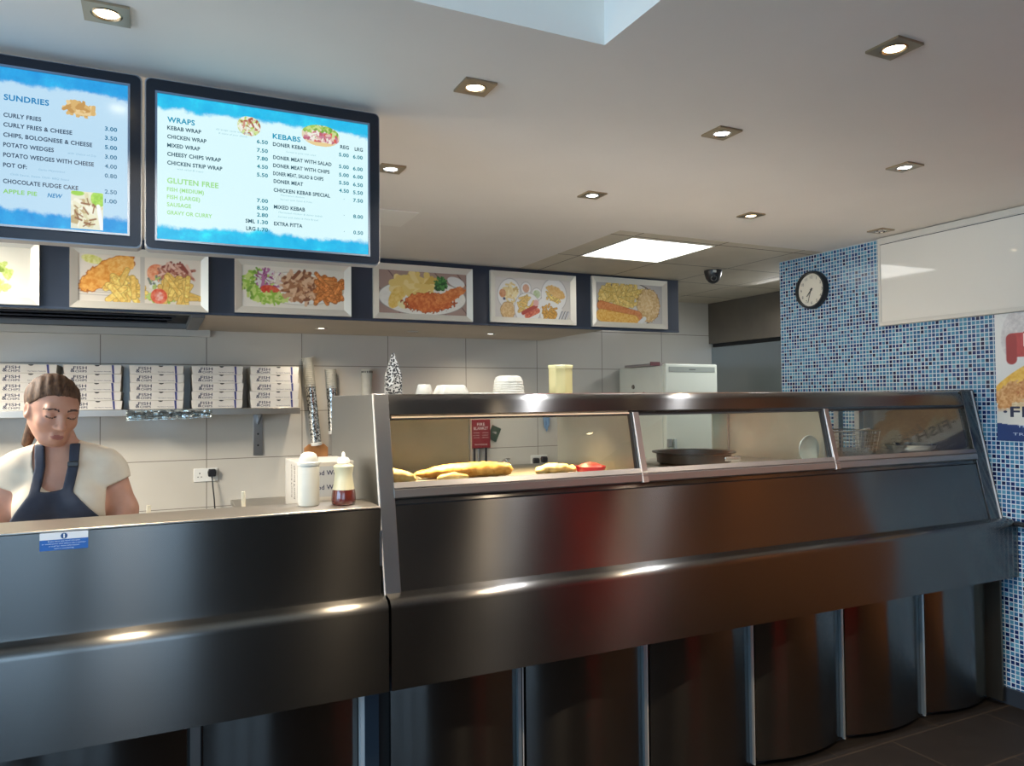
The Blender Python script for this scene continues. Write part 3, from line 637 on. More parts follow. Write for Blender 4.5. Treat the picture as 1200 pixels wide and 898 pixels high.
def menu_screen(x0, x1, ax0, az0, label, menu, smat, cols, pics):
    t = thing('menu_screen', label, 'menu screen', ((x0+x1)/2, 2.085, 1.792), 'menu screens hanging from the ceiling')
    ox, oz = (x0+x1)/2, 1.792; hw = (x1-x0)/2; H = 2.232-1.792
    ca = []
    for (cx, cz, a0) in ((hw-.014, H-.014, 0), (-hw+.014, H-.014, 90), (-hw+.014, .014, 180), (hw-.014, .014, 270)):
        for k in range(5): a = math.radians(a0+k*22.5); ca.append((cx+.014*math.cos(a), cz+.014*math.sin(a)))
    MB().prism(ca, 0, .045, 'y').build('casing', mat('screen casing edge', s(150, 152, 158), .3, .6), t, smooth=30)
    # bezel: ring between inset outline and the picture opening
    q = [(p[0]*.99, (p[1]-H/2)*.985+H/2) for p in ca]
    w0, w1, h0, h1 = ax0-ox-.004, ax0+SW-ox+.004, az0-oz-.004, az0+SH-oz+.004
    def sq(p):
        dx, dz = p[0]-(w0+w1)/2, p[1]-(h0+h1)/2; k = max(abs(dx)/((w1-w0)/2), abs(dz)/((h1-h0)/2)); return ((w0+w1)/2+dx/k, (h0+h1)/2+dz/k)
    inn = [(w1, h1), (w0, h1), (w0, h0), (w1, h0)]
    bz = MB(); n = len(q)
    vs = [(p[0], -.004, p[1]) for p in q]+[(p[0], -.004, p[1]) for p in inn]+[(p[0], 0, p[1]) for p in q]+[(p[0], 0.0, p[1]) for p in inn]
    fs = []
    for i in range(n):
        j = (i+1) % n; g = i//5
        if j//5 == g: fs.append((i, j, n+g))
        else: fs.append((i, j, n+(g+1) % 4, n+g))
        fs.append((i, j, n+4+j, n+4+i))
    for i in range(4): fs.append((n+i, n+(i+1) % 4, 2*n+4+(i+1) % 4, 2*n+4+i))
    bz.add(vs, fs); bz.build('bezel', mat('navy screen bezel', s(17, 24, 37), .25), t)
    c = MB(); w = .005
    c.box(w0, w1, -.006, -.001, h1-w, h1); c.box(w0, w1, -.006, -.001, h0, h0+w); c.box(w0, w0+w, -.006, -.001, h0+w, h1-w); c.box(w1-w, w1, -.006, -.001, h0+w, h1-w); c.build('inner_rim', mat('grey rim', s(122, 136, 156), .35, .3), t)
    so = MB().box(0, SW, -.0005, 0, 0, SH).build('screen', smat, t); so.location = (ax0-ox, -.001, az0-oz)
    o3 = (ax0-ox, -.0024, az0-oz)
    def L(key, h): return [(a[0], a[1]*SW, a[2]*SH, (a[3]-a[1])*SW, h, 'l') for a in menu[key]]
    u, v = (1, 0, 0), (0, 0, 1)
    text('heading_text', L('head', .0135), u, v, o3, cols['head'], t, .028)
    text('item_text', L('item', .0098), u, v, o3, cols['item'], t, .028)
    text('price_text', L('price', .0098), u, v, o3, cols['price'], t, .028)
    text('green_text', [(a[0], a[1]*SW, a[2]*SH, (a[3]-a[1])*SW, .0135 if a[0] == 'GLUTEN FREE' else .0098, 'l') for a in menu['green']], u, v, o3, cols['green'], t, .028)
    if menu['new']: text('new_text', L('new', .0098), (1, 0, 0), (.2, 0, 1), o3, cols['head'], t, .028)
    text('small_print', L('small', .0045), (1, 0, 0), (.12, 0, 1), o3, cols['small'], t)
    for (cv, u0, v0, u1, v1, mask) in pics:
        print_sheet('food_image', cv, (ax0-ox+u0*SW, -.0021, az0-oz+v0*SH), ((u1-u0)*SW, 0, 0), (0, 0, (v1-v0)*SH), PRINT_LIT, t, mask)
    for x in (-hw*.5, hw*.5): MB().box(x-.006, x+.006, .032, .042, H-.001, CZ-1.792).build('ceiling_bracket', mat('dark bracket', s(70, 72, 76), .5), t)
    return t
def emask(cv, d=None): return 1*(((cv.x-cv.w/2)/(cv.w/2))**2+((cv.y-cv.h/2)/(cv.h/2))**2 < 1)
wrap = Canvas(60, 44, (214, 226, 180)); wrap.bits(30, 22, 28, 20, 90, 9, 2.6, [(176, 206, 96), (206, 226, 150), (232, 236, 220), (206, 150, 130), (170, 90, 70), (240, 240, 230)], 3)
keb = Canvas(80, 44, (226, 216, 186)); keb.bits(40, 12, 38, 14, 90, 9, 2.4, [(160, 200, 90), (200, 220, 140), (120, 170, 70)], 4); keb.bits(42, 26, 34, 10, 90, 8, 2.4, [(200, 130, 150), (226, 190, 180), (240, 236, 226), (186, 100, 120), (214, 90, 80)], 5); keb.ell(40, 40, 36, 5, (232, 206, 150))
cf = Canvas(80, 46, (210, 232, 250)); cf.bits(36, 24, 26, 13, 50, 20, 4, [(216, 178, 112), (232, 204, 150), (196, 150, 84)], 6)
cfm = 1*(cf.a[..., 2] < .78)
pie = Canvas(60, 60, (226, 228, 206)); pie.bits(28, 34, 26, 24, 50, 16, 3.5, [(232, 230, 200), (216, 212, 172), (190, 170, 124), (240, 240, 222)], 7); pie.ell(50, 10, 14, 12, (140, 200, 60), (176, 222, 96), .2); pie.bits(28, 34, 22, 20, 14, 16, 1.4, [(140, 96, 60)], 9); pie.ell(12, 3, 12, 4, (150, 206, 70)); pie.cap(50, 22, 58, 60, 4, (240, 244, 246))
BL = s(0, 128, 176)
m0 = screen_mat('left screen picture', s(192, 226, 248), s(10, 140, 222), s(40, 170, 236), .95, SW, SH)
m1 = screen_mat('right screen picture', s(218, 249, 253), s(6, 168, 228), s(40, 196, 240), 1.0, SW, SH)
menu_screen(-.645, -.033, -.610, 1.825, 'left hanging menu screen headed SUNDRIES', MENU0, m0, dict(head=em('blue heading', s(24, 128, 186)), item=em('dark menu text', s(46, 66, 92)), price=em('teal price text', s(20, 110, 150)), green=em('green menu text', s(140, 206, 110)), small=em('pale small print', s(130, 176, 204))),
    [(cf, .735, .74, .90, .865, cfm), (pie, .774, .013, .9, .258, None)])
menu_screen(-.027, .581, .001, 1.819, 'right hanging menu screen listing WRAPS and KEBABS', MENU1, m1, dict(head=em('teal heading', s(10, 150, 186)), item=em('dark teal menu text', s(30, 74, 92)), price=em('teal price', s(14, 128, 148)), green=em('pale green text', s(160, 222, 140)), small=em('pale small print teal', s(150, 196, 206))),
    [(wrap, .352, .79, .462, .93, emask(wrap)), (keb, .658, .785, .85, .945, emask(keb))])

# ================================================================== COUNTER AND FRYING RANGE
def Ypl(z): return 2.23-.2113*(1.42-z)
NRM = Vector((0, -.9784, .2068)); SLP = Vector((0, .2068, .9784))
def ledge_profile(back):   # nosing + apron, shared by both units (Y,z)
    p = [(back, .848), (2.083, .843)]
    for k in range(0, 7): a = math.radians(90+k*15); p.append((2.079+.030*math.cos(a), .812+.030*math.sin(a)))
    p += [(2.049, .588), (2.062, .583), (2.062, .60)]
    q = [(2.075, .60), (2.075, .80), (back, .80)]
    return p+q
def curved_panel(x0, x1, y, bulge, z0, z1, name, parent, m):
    c = MB(); n = 14; fr = []; bk = []
    for i in range(n+1):
        t = i/n; x = x0+(x1-x0)*t; d = bulge*(1-(2*t-1)**2); fr.append((x, y-d)); bk.append((x, y+.02))
    return c.prism(fr+bk[::-1], z0, z1, 'z').build(name, m, parent, smooth=30)
BASE = steel('base panel steel', (0.16, 0.155, 0.15), 0.20, 0.99)
# --- left service counter
CX0, CX1 = -1.3, .583
t = thing('service_counter', 'long brushed steel service counter on the left in front of the woman', 'counter', (0, 2.1, 0))
Yo = -2.1
def loc(prof): return [(p[0]+Yo, p[1]) for p in prof]
MB().box(CX0, CX1, -.001, .195, 1.0925, 1.100).build('worktop', STEEL_TOP, t, bevel=.003, seg=3)
MB().box(CX0, CX1, .0, .03, .845, 1.0925).build('front_panel', STEEL, t)
MB().prism(loc(ledge_profile(2.115)), CX0, .590).build('apron', STEEL, t, smooth=30)
MB().box(CX0, CX1, .16, .19, .0, 1.062).build('back_panel', STEEL, t)
MB().box(CX0, CX1, .19, .56, .86, .90).build('inner_worktop', STEEL_TOP, t, bevel=.004)
c = MB(); c.box(CX0, CX1, .1, .15, .015, .60); c.build('carcass', DARK, t)
for (a, b_) in ((-1.29, -.86), (-.83, -.40), (-.37, .078), (.113, .535)): curved_panel(a, b_, .095, .035, .02, .60, 'base_panel', t, BASE)
for x in (-.86, -.40, .080): MB().box(x+.004, x+.029, .082, .10, .02, .60).build('joint_strip', ALU, t); 
MB().box(.551, .592, .066, .13, .02, .60).build('corner_post', mat('dark slate blue post', s(60, 74, 88), .35, .6), t); MB().box(.540, .551, .072, .13, .02, .60).build('joint_strip', EDGE, t)
MB().box(CX0, CX1, .1, .14, 0, .02).build('plinth', DARK, t)
MB().box(CX1-.003, CX1+.003, -.002, .03, .93, 1.03).build('hinge', ALU, t)

# --- frying range
GX0, GX1, GYB = .597, 3.461, 2.84
r = thing('frying_range', 'large stainless frying range with sloping glass heated cabinets', 'frying range', (0, 2.1, 0))
def sl(z, off=0): return (Ypl(z)-off*.9784+Yo, z+off*.2068)      # point on / off the sloping front plane
# top rail (bullnose) + top
p = [(GYB+Yo, 1.422)]
R_ = .028
for k in range(0, 7): a = math.radians(90+k*13); p.append((2.252+Yo+R_*math.cos(a), 1.394+R_*math.sin(a)))
p += [sl(1.36, .004), sl(1.352, -.004), (2.262+Yo, 1.362), (2.28+Yo, 1.39), (GYB+Yo, 1.395)]
MB().prism(p, GX0+.048, GX1-.06).build('top_rail', STEEL, r, smooth=25)
MB().box(GX0+.012, GX1-.014, 2.262+Yo, GYB+Yo, 1.4221, 1.4241).build('hood_top', steel('polished top steel', (.88, .84, .78), .28, .3), r)
MB().prism([sl(1.354, -.005), sl(1.346, -.005), sl(1.346, -.02), sl(1.354, -.02)], GX0+.048, GX1-.06).build('shadow_gap', DARK, r)
# sill (light aluminium, grooved), gap and lower sloping panel
MB().prism([sl(1.157, .006), sl(1.140, .010), sl(1.137, .006), sl(1.134, .010), sl(1.112, .008), sl(1.108, .0), sl(1.108, -.03), sl(1.157, -.03)], GX0+.045, GX1-.07).build('sill', mat('satin aluminium sill', (0.30, 0.28, 0.27), .36, .9), r)
MB().prism([sl(1.108, -.006), sl(1.0935, -.004), sl(1.0935, -.03), sl(1.108, -.03)], GX0+.045, GX1-.07).build('sill_base', STEEL, r)
MB().prism([sl(1.0935, -.010), sl(1.089, -.010), sl(1.089, -.03), sl(1.0935, -.03)], GX0+.045, GX1-.07).build('shadow_gap', DARK, r)
MB().prism([sl(1.089, -.001), sl(.846, -.001), sl(.846, -.03), sl(1.089, -.03)], GX0+.045, GX1-.07).build('front_panel', STEEL, r)
MB().prism(loc(ledge_profile(2.125)), .598, 3.493).build('apron', STEEL, r, smooth=30)
# end posts (sloping) and side panels
for (x0, x1) in ((GX0, GX0+.047), (GX1-.074, GX1)):
    MB().prism([sl(1.424, .004), sl(.842, .004), sl(.842, -.03), sl(1.424, -.03)], x0, x1).build('corner_post', ALU if x0 < 1 else STEEL, r, bevel=.002)
MB().prism([sl(1.424, .006), sl(.842, .006), sl(.842, .0), sl(1.424, .0)], GX0-.004, GX0-.0005).build('edge_strip', EDGE, r)
MB().prism([sl(1.424, .0075), sl(.842, .0075), sl(.842, .0045), sl(1.424, .0045)], GX1-.0035, GX1+.0035).build('edge_strip', EDGE, r)
side = [sl(1.422, -.001), sl(.846, -.001), (Ypl(.846)+Yo, .6), (GYB+Yo, .6), (GYB+Yo-.02, 1.422)]
MB().prism(side, GX0-.0005, GX0+.01).build('side_panel', STEEL_SIDE, r)
side2 = [sl(1.422, -.001), sl(.846, -.001), (Ypl(.846)+Yo, .02), (GYB+Yo, .02), (GYB+Yo-.02, 1.422)]
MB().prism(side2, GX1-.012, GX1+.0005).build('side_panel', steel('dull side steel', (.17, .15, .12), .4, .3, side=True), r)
MB().prism([(p_[0]+.01, p_[1]) for p_ in [sl(1.43, .0), sl(.846, .0), (2.3+Yo, .846), (2.4+Yo, 1.43)]], GX1+.004, RW-.001).build('end_filler', mat('dark end filler', s(52, 50, 48), .5), r)
# glass panes and mullions
GL = glass('cabinet glass', (.97, .985, .975))
for (x0, x1) in ((.644, 1.530), (1.560, 2.476), (2.508, 3.388)):
    MB().prism([sl(1.352, -.008), sl(1.150, -.008), sl(1.150, -.013), sl(1.352, -.013)], x0, x1).build('glass_pane', GL, r)
for x in (1.545, 2.492):
    c = MB(); c.prism([sl(1.354, .002), sl(1.108, .010), sl(1.108, -.02), sl(1.354, -.02)], x-.006, x+.016); m_ = c.build('mullion', steel('mullion steel', (.42, .38, .36), .35, .5) if 'mullion steel' not in MATS else MATS['mullion steel'], r)
    MB().prism([sl(1.354, .0025), sl(1.108, .0105), sl(1.108, .0), sl(1.354, .0)], x-.0092, x-.0065).build('mullion_edge', EDGE, r)
    MB().prism([sl(1.354, -.002), sl(1.108, -.002), sl(1.108, -.02), sl(1.354, -.02)], x-.018, x-.0108).build('mullion_rebate', DARK, r)
# deck, dividers and back doors
MB().box(GX0+.012, 1.545, 2.19+Yo, GYB+Yo, 1.09, 1.130).build('heated_deck', STEEL_DOOR, r)
MB().box(1.545, GX1-.014, 2.19+Yo, GYB+Yo, 1.09, 1.128).build('serving_deck', mat('pale worn deck', (.58, .54, .46), .4, .6), r)
for x in (1.548, 2.495): MB().box(x, x+.012, 2.225+Yo, 2.79+Yo, 1.128, 1.40).build('divider', STEEL_DOOR, r)
MB().box(GX0+.012, 1.152, 2.800+Yo, 2.808+Yo, 1.132, 1.40).build('sliding_door', mottled('brushed grey door', s(172, 180, 170), s(158, 166, 156), 6, .32, metal=.3), r); MB().box(1.146, 1.154, 2.792+Yo, 2.80+Yo, 1.132, 1.40).build('door_edge', EDGE, r)
MB().box(1.60, 1.625, 2.80+Yo, 2.83+Yo, 1.128, 1.40).build('back_post', ALU, r)
MB().box(2.50, 2.53, 2.80+Yo, 2.83+Yo, 1.128, 1.40).build('back_post', ALU, r)
for x in (3.235, 3.39): MB().box(x, x+.034, 2.79+Yo, 2.82+Yo, 1.128, 1.40).build('back_post', ALU, r)
MB().box(2.40, 2.49, 2.797+Yo, 2.805+Yo, 1.128, 1.40).build('sliding_door', STEEL_DOOR, r)
# body below
MB().box(GX0+.01, GX1-.02, 2.30+Yo, GYB+Yo-.01, .05, 1.09).build('body', STEEL_SIDE, r)
MB().box(GX0, RW-.01, 2.21+Yo, 2.30+Yo, 0.0, .60).build('carcass', DARK, r)
PX = [.640, 1.072, 1.562, 2.052, 2.535, 3.030, 3.492]
for a, b_ in zip(PX[:-1], PX[1:]): curved_panel(a+.016 if a > .7 else a-.005, b_-.020, 2.19+Yo, .045, .018, .60, 'base_panel', r, BASE)
for x in PX[1:]:
    if x < 3.2: MB().box(x-.019, x-.008, 2.176+Yo, 2.21+Yo, .018, .60).build('joint_strip', mat('blue grey strip', (.5, .58, .62), .35, .8), r)
    MB().box(x-.008, x+.002, 2.19+Yo, 2.21+Yo, .018, .60).build('joint_groove', DARK, r)
    MB().box(x+.002, x+.006, 2.188+Yo, 2.21+Yo, .004, .60).build('joint_edge', EDGE, r)
MB().box(GX0, RW-.004, 2.20+Yo, 2.24+Yo, 0, .018).build('plinth', DARK, r)
# heat lamps under the hood of the first cabinet
HL = mat('glowing heat lamp', (0, 0, 0), .4, emit=(1, .55, .22), es=9)
for x in (.86, 1.30):
    lm = MB().box(x-.16, x+.16, 2.42+Yo, 2.50+Yo, 1.378, 1.394).build('heat_lamp', ALU, r)
    MB().tube([(x-.14, 2.46+Yo, 1.372), (x+.14, 2.46+Yo, 1.372)], .006, 8).build('heat_tube', HL, lm, smooth=60)
    d = bpy.data.lights.new('heat_light', 'AREA'); d.shape = 'RECTANGLE'; d.size = .3; d.size_y = .05; d.energy = HOT_W; d.color = (1, .68, .36); d.spread = math.radians(110)
    o = bpy.data.objects.new('heat_light', d); COL.objects.link(o); o.location = (x, 2.46, 1.36)
for x in (2.02, 2.95):  # unseen lamps added to brighten the unheated cabinets
    lm = MB().box(x-.2, x+.2, 2.33+Yo, 2.40+Yo, 1.380, 1.394).build('added_cabinet_lamp', ALU, r)
    MB().tube([(x-.18, 2.365+Yo, 1.374), (x+.18, 2.365+Yo, 1.374)], .006, 8).build('added_lamp_tube', mat('added lit tube', (0, 0, 0), .4, emit=(1, .95, .85), es=1.2), lm, smooth=60)
    d = bpy.data.lights.new('cabinet_fill_light', 'AREA'); d.shape = 'RECTANGLE'; d.size = .36; d.size_y = .05; d.energy = CABINET_W*(1.0 if x < 2.5 else .03); d.color = (1, .97, .90)
    o = bpy.data.objects.new('cabinet_fill_light', d); COL.objects.link(o); o.location = (x, 2.365, 1.362)
MB().prism([sl(1.3535, .004), sl(1.349, .004), sl(1.349, .0), sl(1.3535, .0)], .65, 1.52).build('glow_strip', mat('painted warm glow', (.9, .7, .5), .3, .6), r)  # warm pale colour stands in for lamp light leaking under the rail

# ================================================================== FOOD AND PANS IN THE CABINETS
def lump(name, pts, radii, m, label, cat, group=None, seed=0, amp=.004, flat=.75, res=26, seg=18):
    """irregular battered piece swept along pts (world coords)"""
    q = random.Random(seed); P_ = [Vector(p) for p in pts]; n = len(P_)
    base = P_[n//2].copy(); zmin = min((P_[i].z-radii[i]*flat) for i in range(n))
    from mathutils import noise as mn
    vs = []; fs = []
    for i in range(res+1):
        t = i/res*(n-1); k = min(int(t), n-2); f = t-k; p = P_[k].lerp(P_[k+1], f); rr = radii[k]*(1-f)+radii[k+1]*f
        d = (P_[k+1]-P_[k]).normalized(); a = d.cross(Vector((0, 0, 1))).normalized()
        e = math.sqrt(max(0.0, 1-(2*i/res-1)**8))
        for j in range(seg):
            g = 2*PI*j/seg; pt = p+a*rr*e*math.cos(g)+Vector((0, 0, 1))*rr*e*flat*math.sin(g)
            pt += amp*mn.noise(pt*60+Vector((seed, 0, 0)))*(pt-p).normalized() if rr*e > 1e-4 else Vector((0, 0, 0))
            pt.z = max(pt.z, zmin+.001); vs.append(pt-Vector((base.x, base.y, zmin)))
    for i in range(res):
        for j in range(seg): fs.append((i*seg+j, i*seg+(j+1) % seg, (i+1)*seg+(j+1) % seg, (i+1)*seg+j))
    fs += [tuple(range(seg))[::-1], tuple(range(res*seg, (res+1)*seg))]
    b_ = MB(); b_.add(vs, fs); o = b_.build(name, m, smooth=180); o.location = (base.x, base.y, zmin); return tag(o, label, cat, group)
BATTER = mottled('golden batter', s(206, 140, 50), s(238, 190, 104), 55, .55, .5)
BREAD = mottled('pale fried crust', s(232, 186, 104), s(246, 218, 152), 40, .55, .3)
DZ = 1.131
lump('battered_fish', [(.80, 2.47, DZ+.016), (.93, 2.455, DZ+.024), (1.05, 2.43, DZ+.027), (1.155, 2.41, DZ+.025)], [.016, .036, .040, .034], BATTER, 'long golden battered fish lying on the heated deck', 'fried fish', seed=3, amp=.008, flat=.68)
lump('fishcake', [(.84, 2.34, DZ+.014), (.90, 2.33, DZ+.0165), (.95, 2.325, DZ+.013)], [.018, .030, .016], BREAD, 'small pale battered piece in front of the long fish', 'fried fish', seed=5, amp=.004, flat=.5)
lump('battered_sausage', [(.63, 2.43, DZ+.020), (.70, 2.385, DZ+.024), (.765, 2.33, DZ+.018)], [.026, .028, .020], BREAD, 'pale battered sausage at the left end of the heated deck, in front', 'sausage', 'battered sausages', seed=8, amp=.004, flat=.8)
lump('battered_sausage', [(.64, 2.52, DZ+.020), (.71, 2.47, DZ+.024), (.775, 2.40, DZ+.018)], [.026, .028, .018], BREAD, 'pale battered sausage at the left end of the heated deck, behind another', 'sausage', 'battered sausages', seed=9, amp=.004, flat=.8)
lump('chip_portion', [(1.24, 2.40, DZ+.014), (1.31, 2.39, DZ+.020), (1.40, 2.385, DZ+.015)], [.022, .036, .020], BREAD, 'bright pale portion of chips glowing under the heat lamp', 'chips', seed=12, amp=.010, flat=.55)
# red tray
t = thing('red_tray', 'small glowing red dish at the right end of the heated deck', 'dish', (1.43, 2.33, DZ))
MB().lathe([(.042, 0), (.05, .012), (.056, .028), (.052, .028), (.045, .012), (.038, .006)], 0, 0, 0, 28).build('dish', mat('red plastic', s(206, 40, 50), .3), t, smooth=40)
lump2 = MB().lathe([(.048, .024), (.036, .034), (.018, .040), (.0005, .042)], 0, 0, 0, 20, caps=False).build('filling', mottled('red filling', s(214, 70, 66), s(236, 120, 110), 60, .4), t, smooth=60)
# black frying pan in the second cabinet
t = thing('round_pan', 'wide shallow dark round pan standing in the middle cabinet', 'pan', (2.015, 2.47, 1.1285))
MB().lathe([(.001, 0), (.135, 0), (.150, .012), (.152, .046), (.170, .050), (.170, .054), (.149, .052), (.144, .012), (.13, .006), (.001, .006)], 0, 0, 0, 48, caps=False).build('pan_body', mat('dark pan steel', (.045, .042, .04), .32, .7), t, smooth=40)
MB().box(.03, .11, -.158, -.146, .022, .040).build('label_plate', CHROME, t, bevel=.002)
# fridge-like lid leaning
t = thing('round_plate', 'pale round plate leaning at the right of the middle cabinet', 'plate', (2.43, 2.245, 1.1285))
g = MB().lathe([(.001, .012), (.035, .010), (.054, .003), (.058, 0), (.056, -.003), (.035, .004), (.001, .006)], 0, 0, 0, 36, caps=False, axis='y').build('plate_dish', mat('frosted grey lid', s(122, 128, 120), .35), t, smooth=40)
g.location = (0, .0, .0585)
# wire basket + spoon in the third cabinet
t = thing('wire_basket', 'steel wire chip basket standing in the right cabinet', 'basket', (2.93, 2.52, 1.128))
WIRE = mat('basket wire', (.62, .56, .48), .32, 1.0); c = MB(); w_, d_, h_ = .15, .10, .115
for k in range(13):
    x = -w_+2*w_*k/12; c.tube([(x, -d_, h_), (x*.9, -d_*.85, .004), (x*.9, d_*.85, .004), (x, d_, h_)], .0013, 5)
for k in range(9):
    y = -d_+2*d_*k/8; c.tube([(-w_, y, h_), (-w_*.9, y*.85, .004), (w_*.9, y*.85, .004), (w_, y, h_)], .0013, 5)
for k in range(1, 6):
    z = .004+(h_-.004)*k/6; q = .9+.1*k/6; e = .85+.15*k/6; c.tube([(-w_*q, -d_*e, z), (w_*q, -d_*e, z), (w_*q, d_*e, z), (-w_*q, d_*e, z)], .0013, 5, closed=True)
c.build('mesh', WIRE, t, smooth=60); MB().tube([(-w_, -d_, h_), (w_, -d_, h_), (w_, d_, h_), (-w_, d_, h_)], .003, 8, closed=True).build('rim', WIRE, t, smooth=60)
MB().tube([(-.02, -d_, h_), (-.02, -d_-.05, h_+.012), (.0, -d_-.06, h_+.014), (.02, -d_-.05, h_+.012), (.02, -d_, h_)], .003, 8).build('handle', WIRE, t, smooth=60)
t = thing('steel_bowl', 'shallow steel bowl with a bright rim right of the wire basket', 'bowl', (3.21, 2.36, 1.1285))
MB().lathe([(.001, .002), (.06, .002), (.10, .03), (.112, .046), (.118, .048), (.112, .050), (.096, .034), (.05, .006), (.001, .006)], 0, 0, 0, 40, caps=False).build('bowl_body', CHROME, t, smooth=40)

# ================================================================== ON TOP OF THE RANGE
TZ = 1.4243
# newspaper-print cone bag
t = thing('cone_bag', 'tall pointed paper bag with black and white print on top of the range', 'paper bag', (.80, 2.70, TZ), rz=math.radians(-8))
m = mat('newsprint paper', s(206, 202, 194), .7); ns, ls, b = nodes(m); tc = ns.new('ShaderNodeTexCoord')
vr = ns.new('ShaderNodeTexVoronoi'); vr.inputs['Scale'].default_value = 140; ls.new(tc.outputs['Object'], vr.inputs['Vector'])
f = noise(ns, ls, 120, 3, tc.outputs['Object']); k = math_node(ns, ls, 'MULTIPLY', vr.outputs['Distance'], 1.0); k = math_node(ns, ls, 'ADD', k, math_node(ns, ls, 'MULTIPLY', f, .5))
ls.new(ramp(ns, ls, k, [(.74, s(22, 21, 20)), (.84, s(176, 172, 164))]), b.inputs['Base Color'])
c = MB(); bw, bd = .030, .020
P8 = [(-bw, -bd, 0), (bw, -bd, 0), (bw, bd, 0), (-bw, bd, 0), (-bw, -bd*.9, .075), (bw, -bd*.9, .075), (bw, bd*.9, .075), (-bw, bd*.9, .075), (-.003, -.003, .158), (.003, -.003, .158), (.003, .003, .158), (-.003, .003, .158)]
c.add(P8, [(3, 2, 1, 0), (0, 1, 5, 4), (1, 2, 6, 5), (2, 3, 7, 6), (3, 0, 4, 7), (4, 5, 9, 8), (5, 6, 10, 9), (6, 7, 11, 10), (7, 4, 8, 11), (8, 9, 10, 11)]); c.build('bag_body', m, t)
c = MB(); c.add([(-bw, -bd-.001, .02), (-.002, -bd-.008, .04), (-bw, -bd*.9-.001, .08), (-.001, -.006, .150)], [(0, 1, 3, 2)]); c.build('side_fold', m, t)
FOAM = mottled('white foam', s(190, 187, 175), s(182, 179, 167), 30, .6)
def foam_box(name, x, y, w, d, h, label, z0=TZ, rz=0, layers=1, group=None):
    t = thing(name, label, 'foam container', (x, y, z0), group, rz)
    for k in range(layers):
        z = h*k*.30
        def ringp(sx, sy, zz, ch=.25): 
            X, Y = w/2*sx, d/2*sy; q = ch*min(X, Y); return [(X-q, -Y, zz), (X, -Y+q, zz), (X, Y-q, zz), (X-q, Y, zz), (-X+q, Y, zz), (-X, Y-q, zz), (-X, -Y+q, zz), (-X+q, -Y, zz)]
        rings = [ringp(1, 1, z), ringp(1.0, 1.0, z+h*.1), ringp(.78, .78, z+h*.92), ringp(.70, .70, z+h)]
        c = MB(); vs = [p for q in rings for p in q]; fs = [(i*8+j, i*8+(j+1) % 8, (i+1)*8+(j+1) % 8, (i+1)*8+j) for i in range(3) for j in range(8)]+[tuple(range(8))[::-1], tuple(range(24, 32))]
        c.add(vs, fs); c.build('shell' if k == 0 else 'nested_shell', FOAM, t, bevel=.003)
    return t
t = thing('foam_cup', 'small upturned white foam cup left of the foam trays on the range', 'cup', (.915, 2.68, TZ))
MB().lathe([(.032, 0), (.033, .004), (.024, .038), (.022, .040), (.001, .040)], 0, 0, 0, 24, caps=False).build('cup_body', FOAM, t, smooth=40)
foam_box('foam_tray', 1.03, 2.70, .125, .10, .038, 'low upturned white foam tray beside the small foam cup')
t = thing('foam_sheet', 'very flat white foam lid lying between tray and stacked boxes', 'lid', (1.16, 2.72, TZ)); MB().box(-.065, .065, -.05, .05, 0, .008).build('lid_plate', FOAM, t, bevel=.004)
t = thing('foam_box_stack', 'rounded stack of nested white foam burger boxes on the range', 'foam containers', (1.30, 2.75, TZ), rz=.1)
c0_ = None
for k in range(6):
    z = k*.0095; w_ = .064-.0012*k
    c = MB().lathe([(w_, 0), (w_+.002, .006), (w_-.006, .024), (w_-.018, .030), (.001, .031)] if k == 5 else [(w_, 0), (w_+.002, .006), (w_-.003, .012), (w_-.01, .012)], 0, 0, z, 12, caps=False); c.build('foam_box', FOAM, t, smooth=25)
t = thing('cream_container', 'tall cream plastic container with a lid on the range', 'container', (1.55, 2.86, TZ-.001), rz=.35)
CREAM = mottled('cream plastic', s(182, 172, 122), s(174, 164, 112), 8, .4)
oct_ = [(.058*math.cos(PI/8+k*PI/4), .05*math.sin(PI/8+k*PI/4)) for k in range(8)]
MB().prism(oct_, 0, .112, 'z').build('tub', CREAM, t, bevel=.004); MB().prism([(p[0]*1.06, p[1]*1.06) for p in oct_], .108, .124, 'z').build('lid', mat('cream lid', s(196, 188, 140), .45), t, bevel=.004)
text('print_marks', [('SAUCE MIX', -.02, .05, .04, .006, 'l')], (0.925, -.38, 0), (0, 0, 1), (.0, -.0475, 0), DARK, t) if False else None
t.location = (1.55, 2.76, TZ)

# ================================================================== ON THE SERVICE COUNTER
CT = 1.1002
def bottle_mat(name, c, tr=.0): return mat(name, c, .3)
# salt shaker
t = thing('salt_shaker', 'large white plastic salt shaker with domed cap on the counter', 'shaker', (.401, 2.215, CT))
PLB = mottled('milky plastic', s(182, 181, 171), s(176, 175, 165), 10, .35)
MB().lathe([(.001, 0), (.026, 0), (.0295, .003), (.0305, .012), (.0305, .110), (.029, .116), (.026, .118), (.001, .118)], 0, 0, 0, 36, caps=False).build('body', PLB, t, smooth=35)
MB().lathe([(.0308, .1165), (.0315, .119), (.0315, .126), (.0275, .129), (.0265, .138), (.021, .150), (.012, .1555), (.001, .157)], 0, 0, 0, 36, caps=False).build('cap', mat('grey white cap', s(186, 187, 180), .4), t, smooth=35)
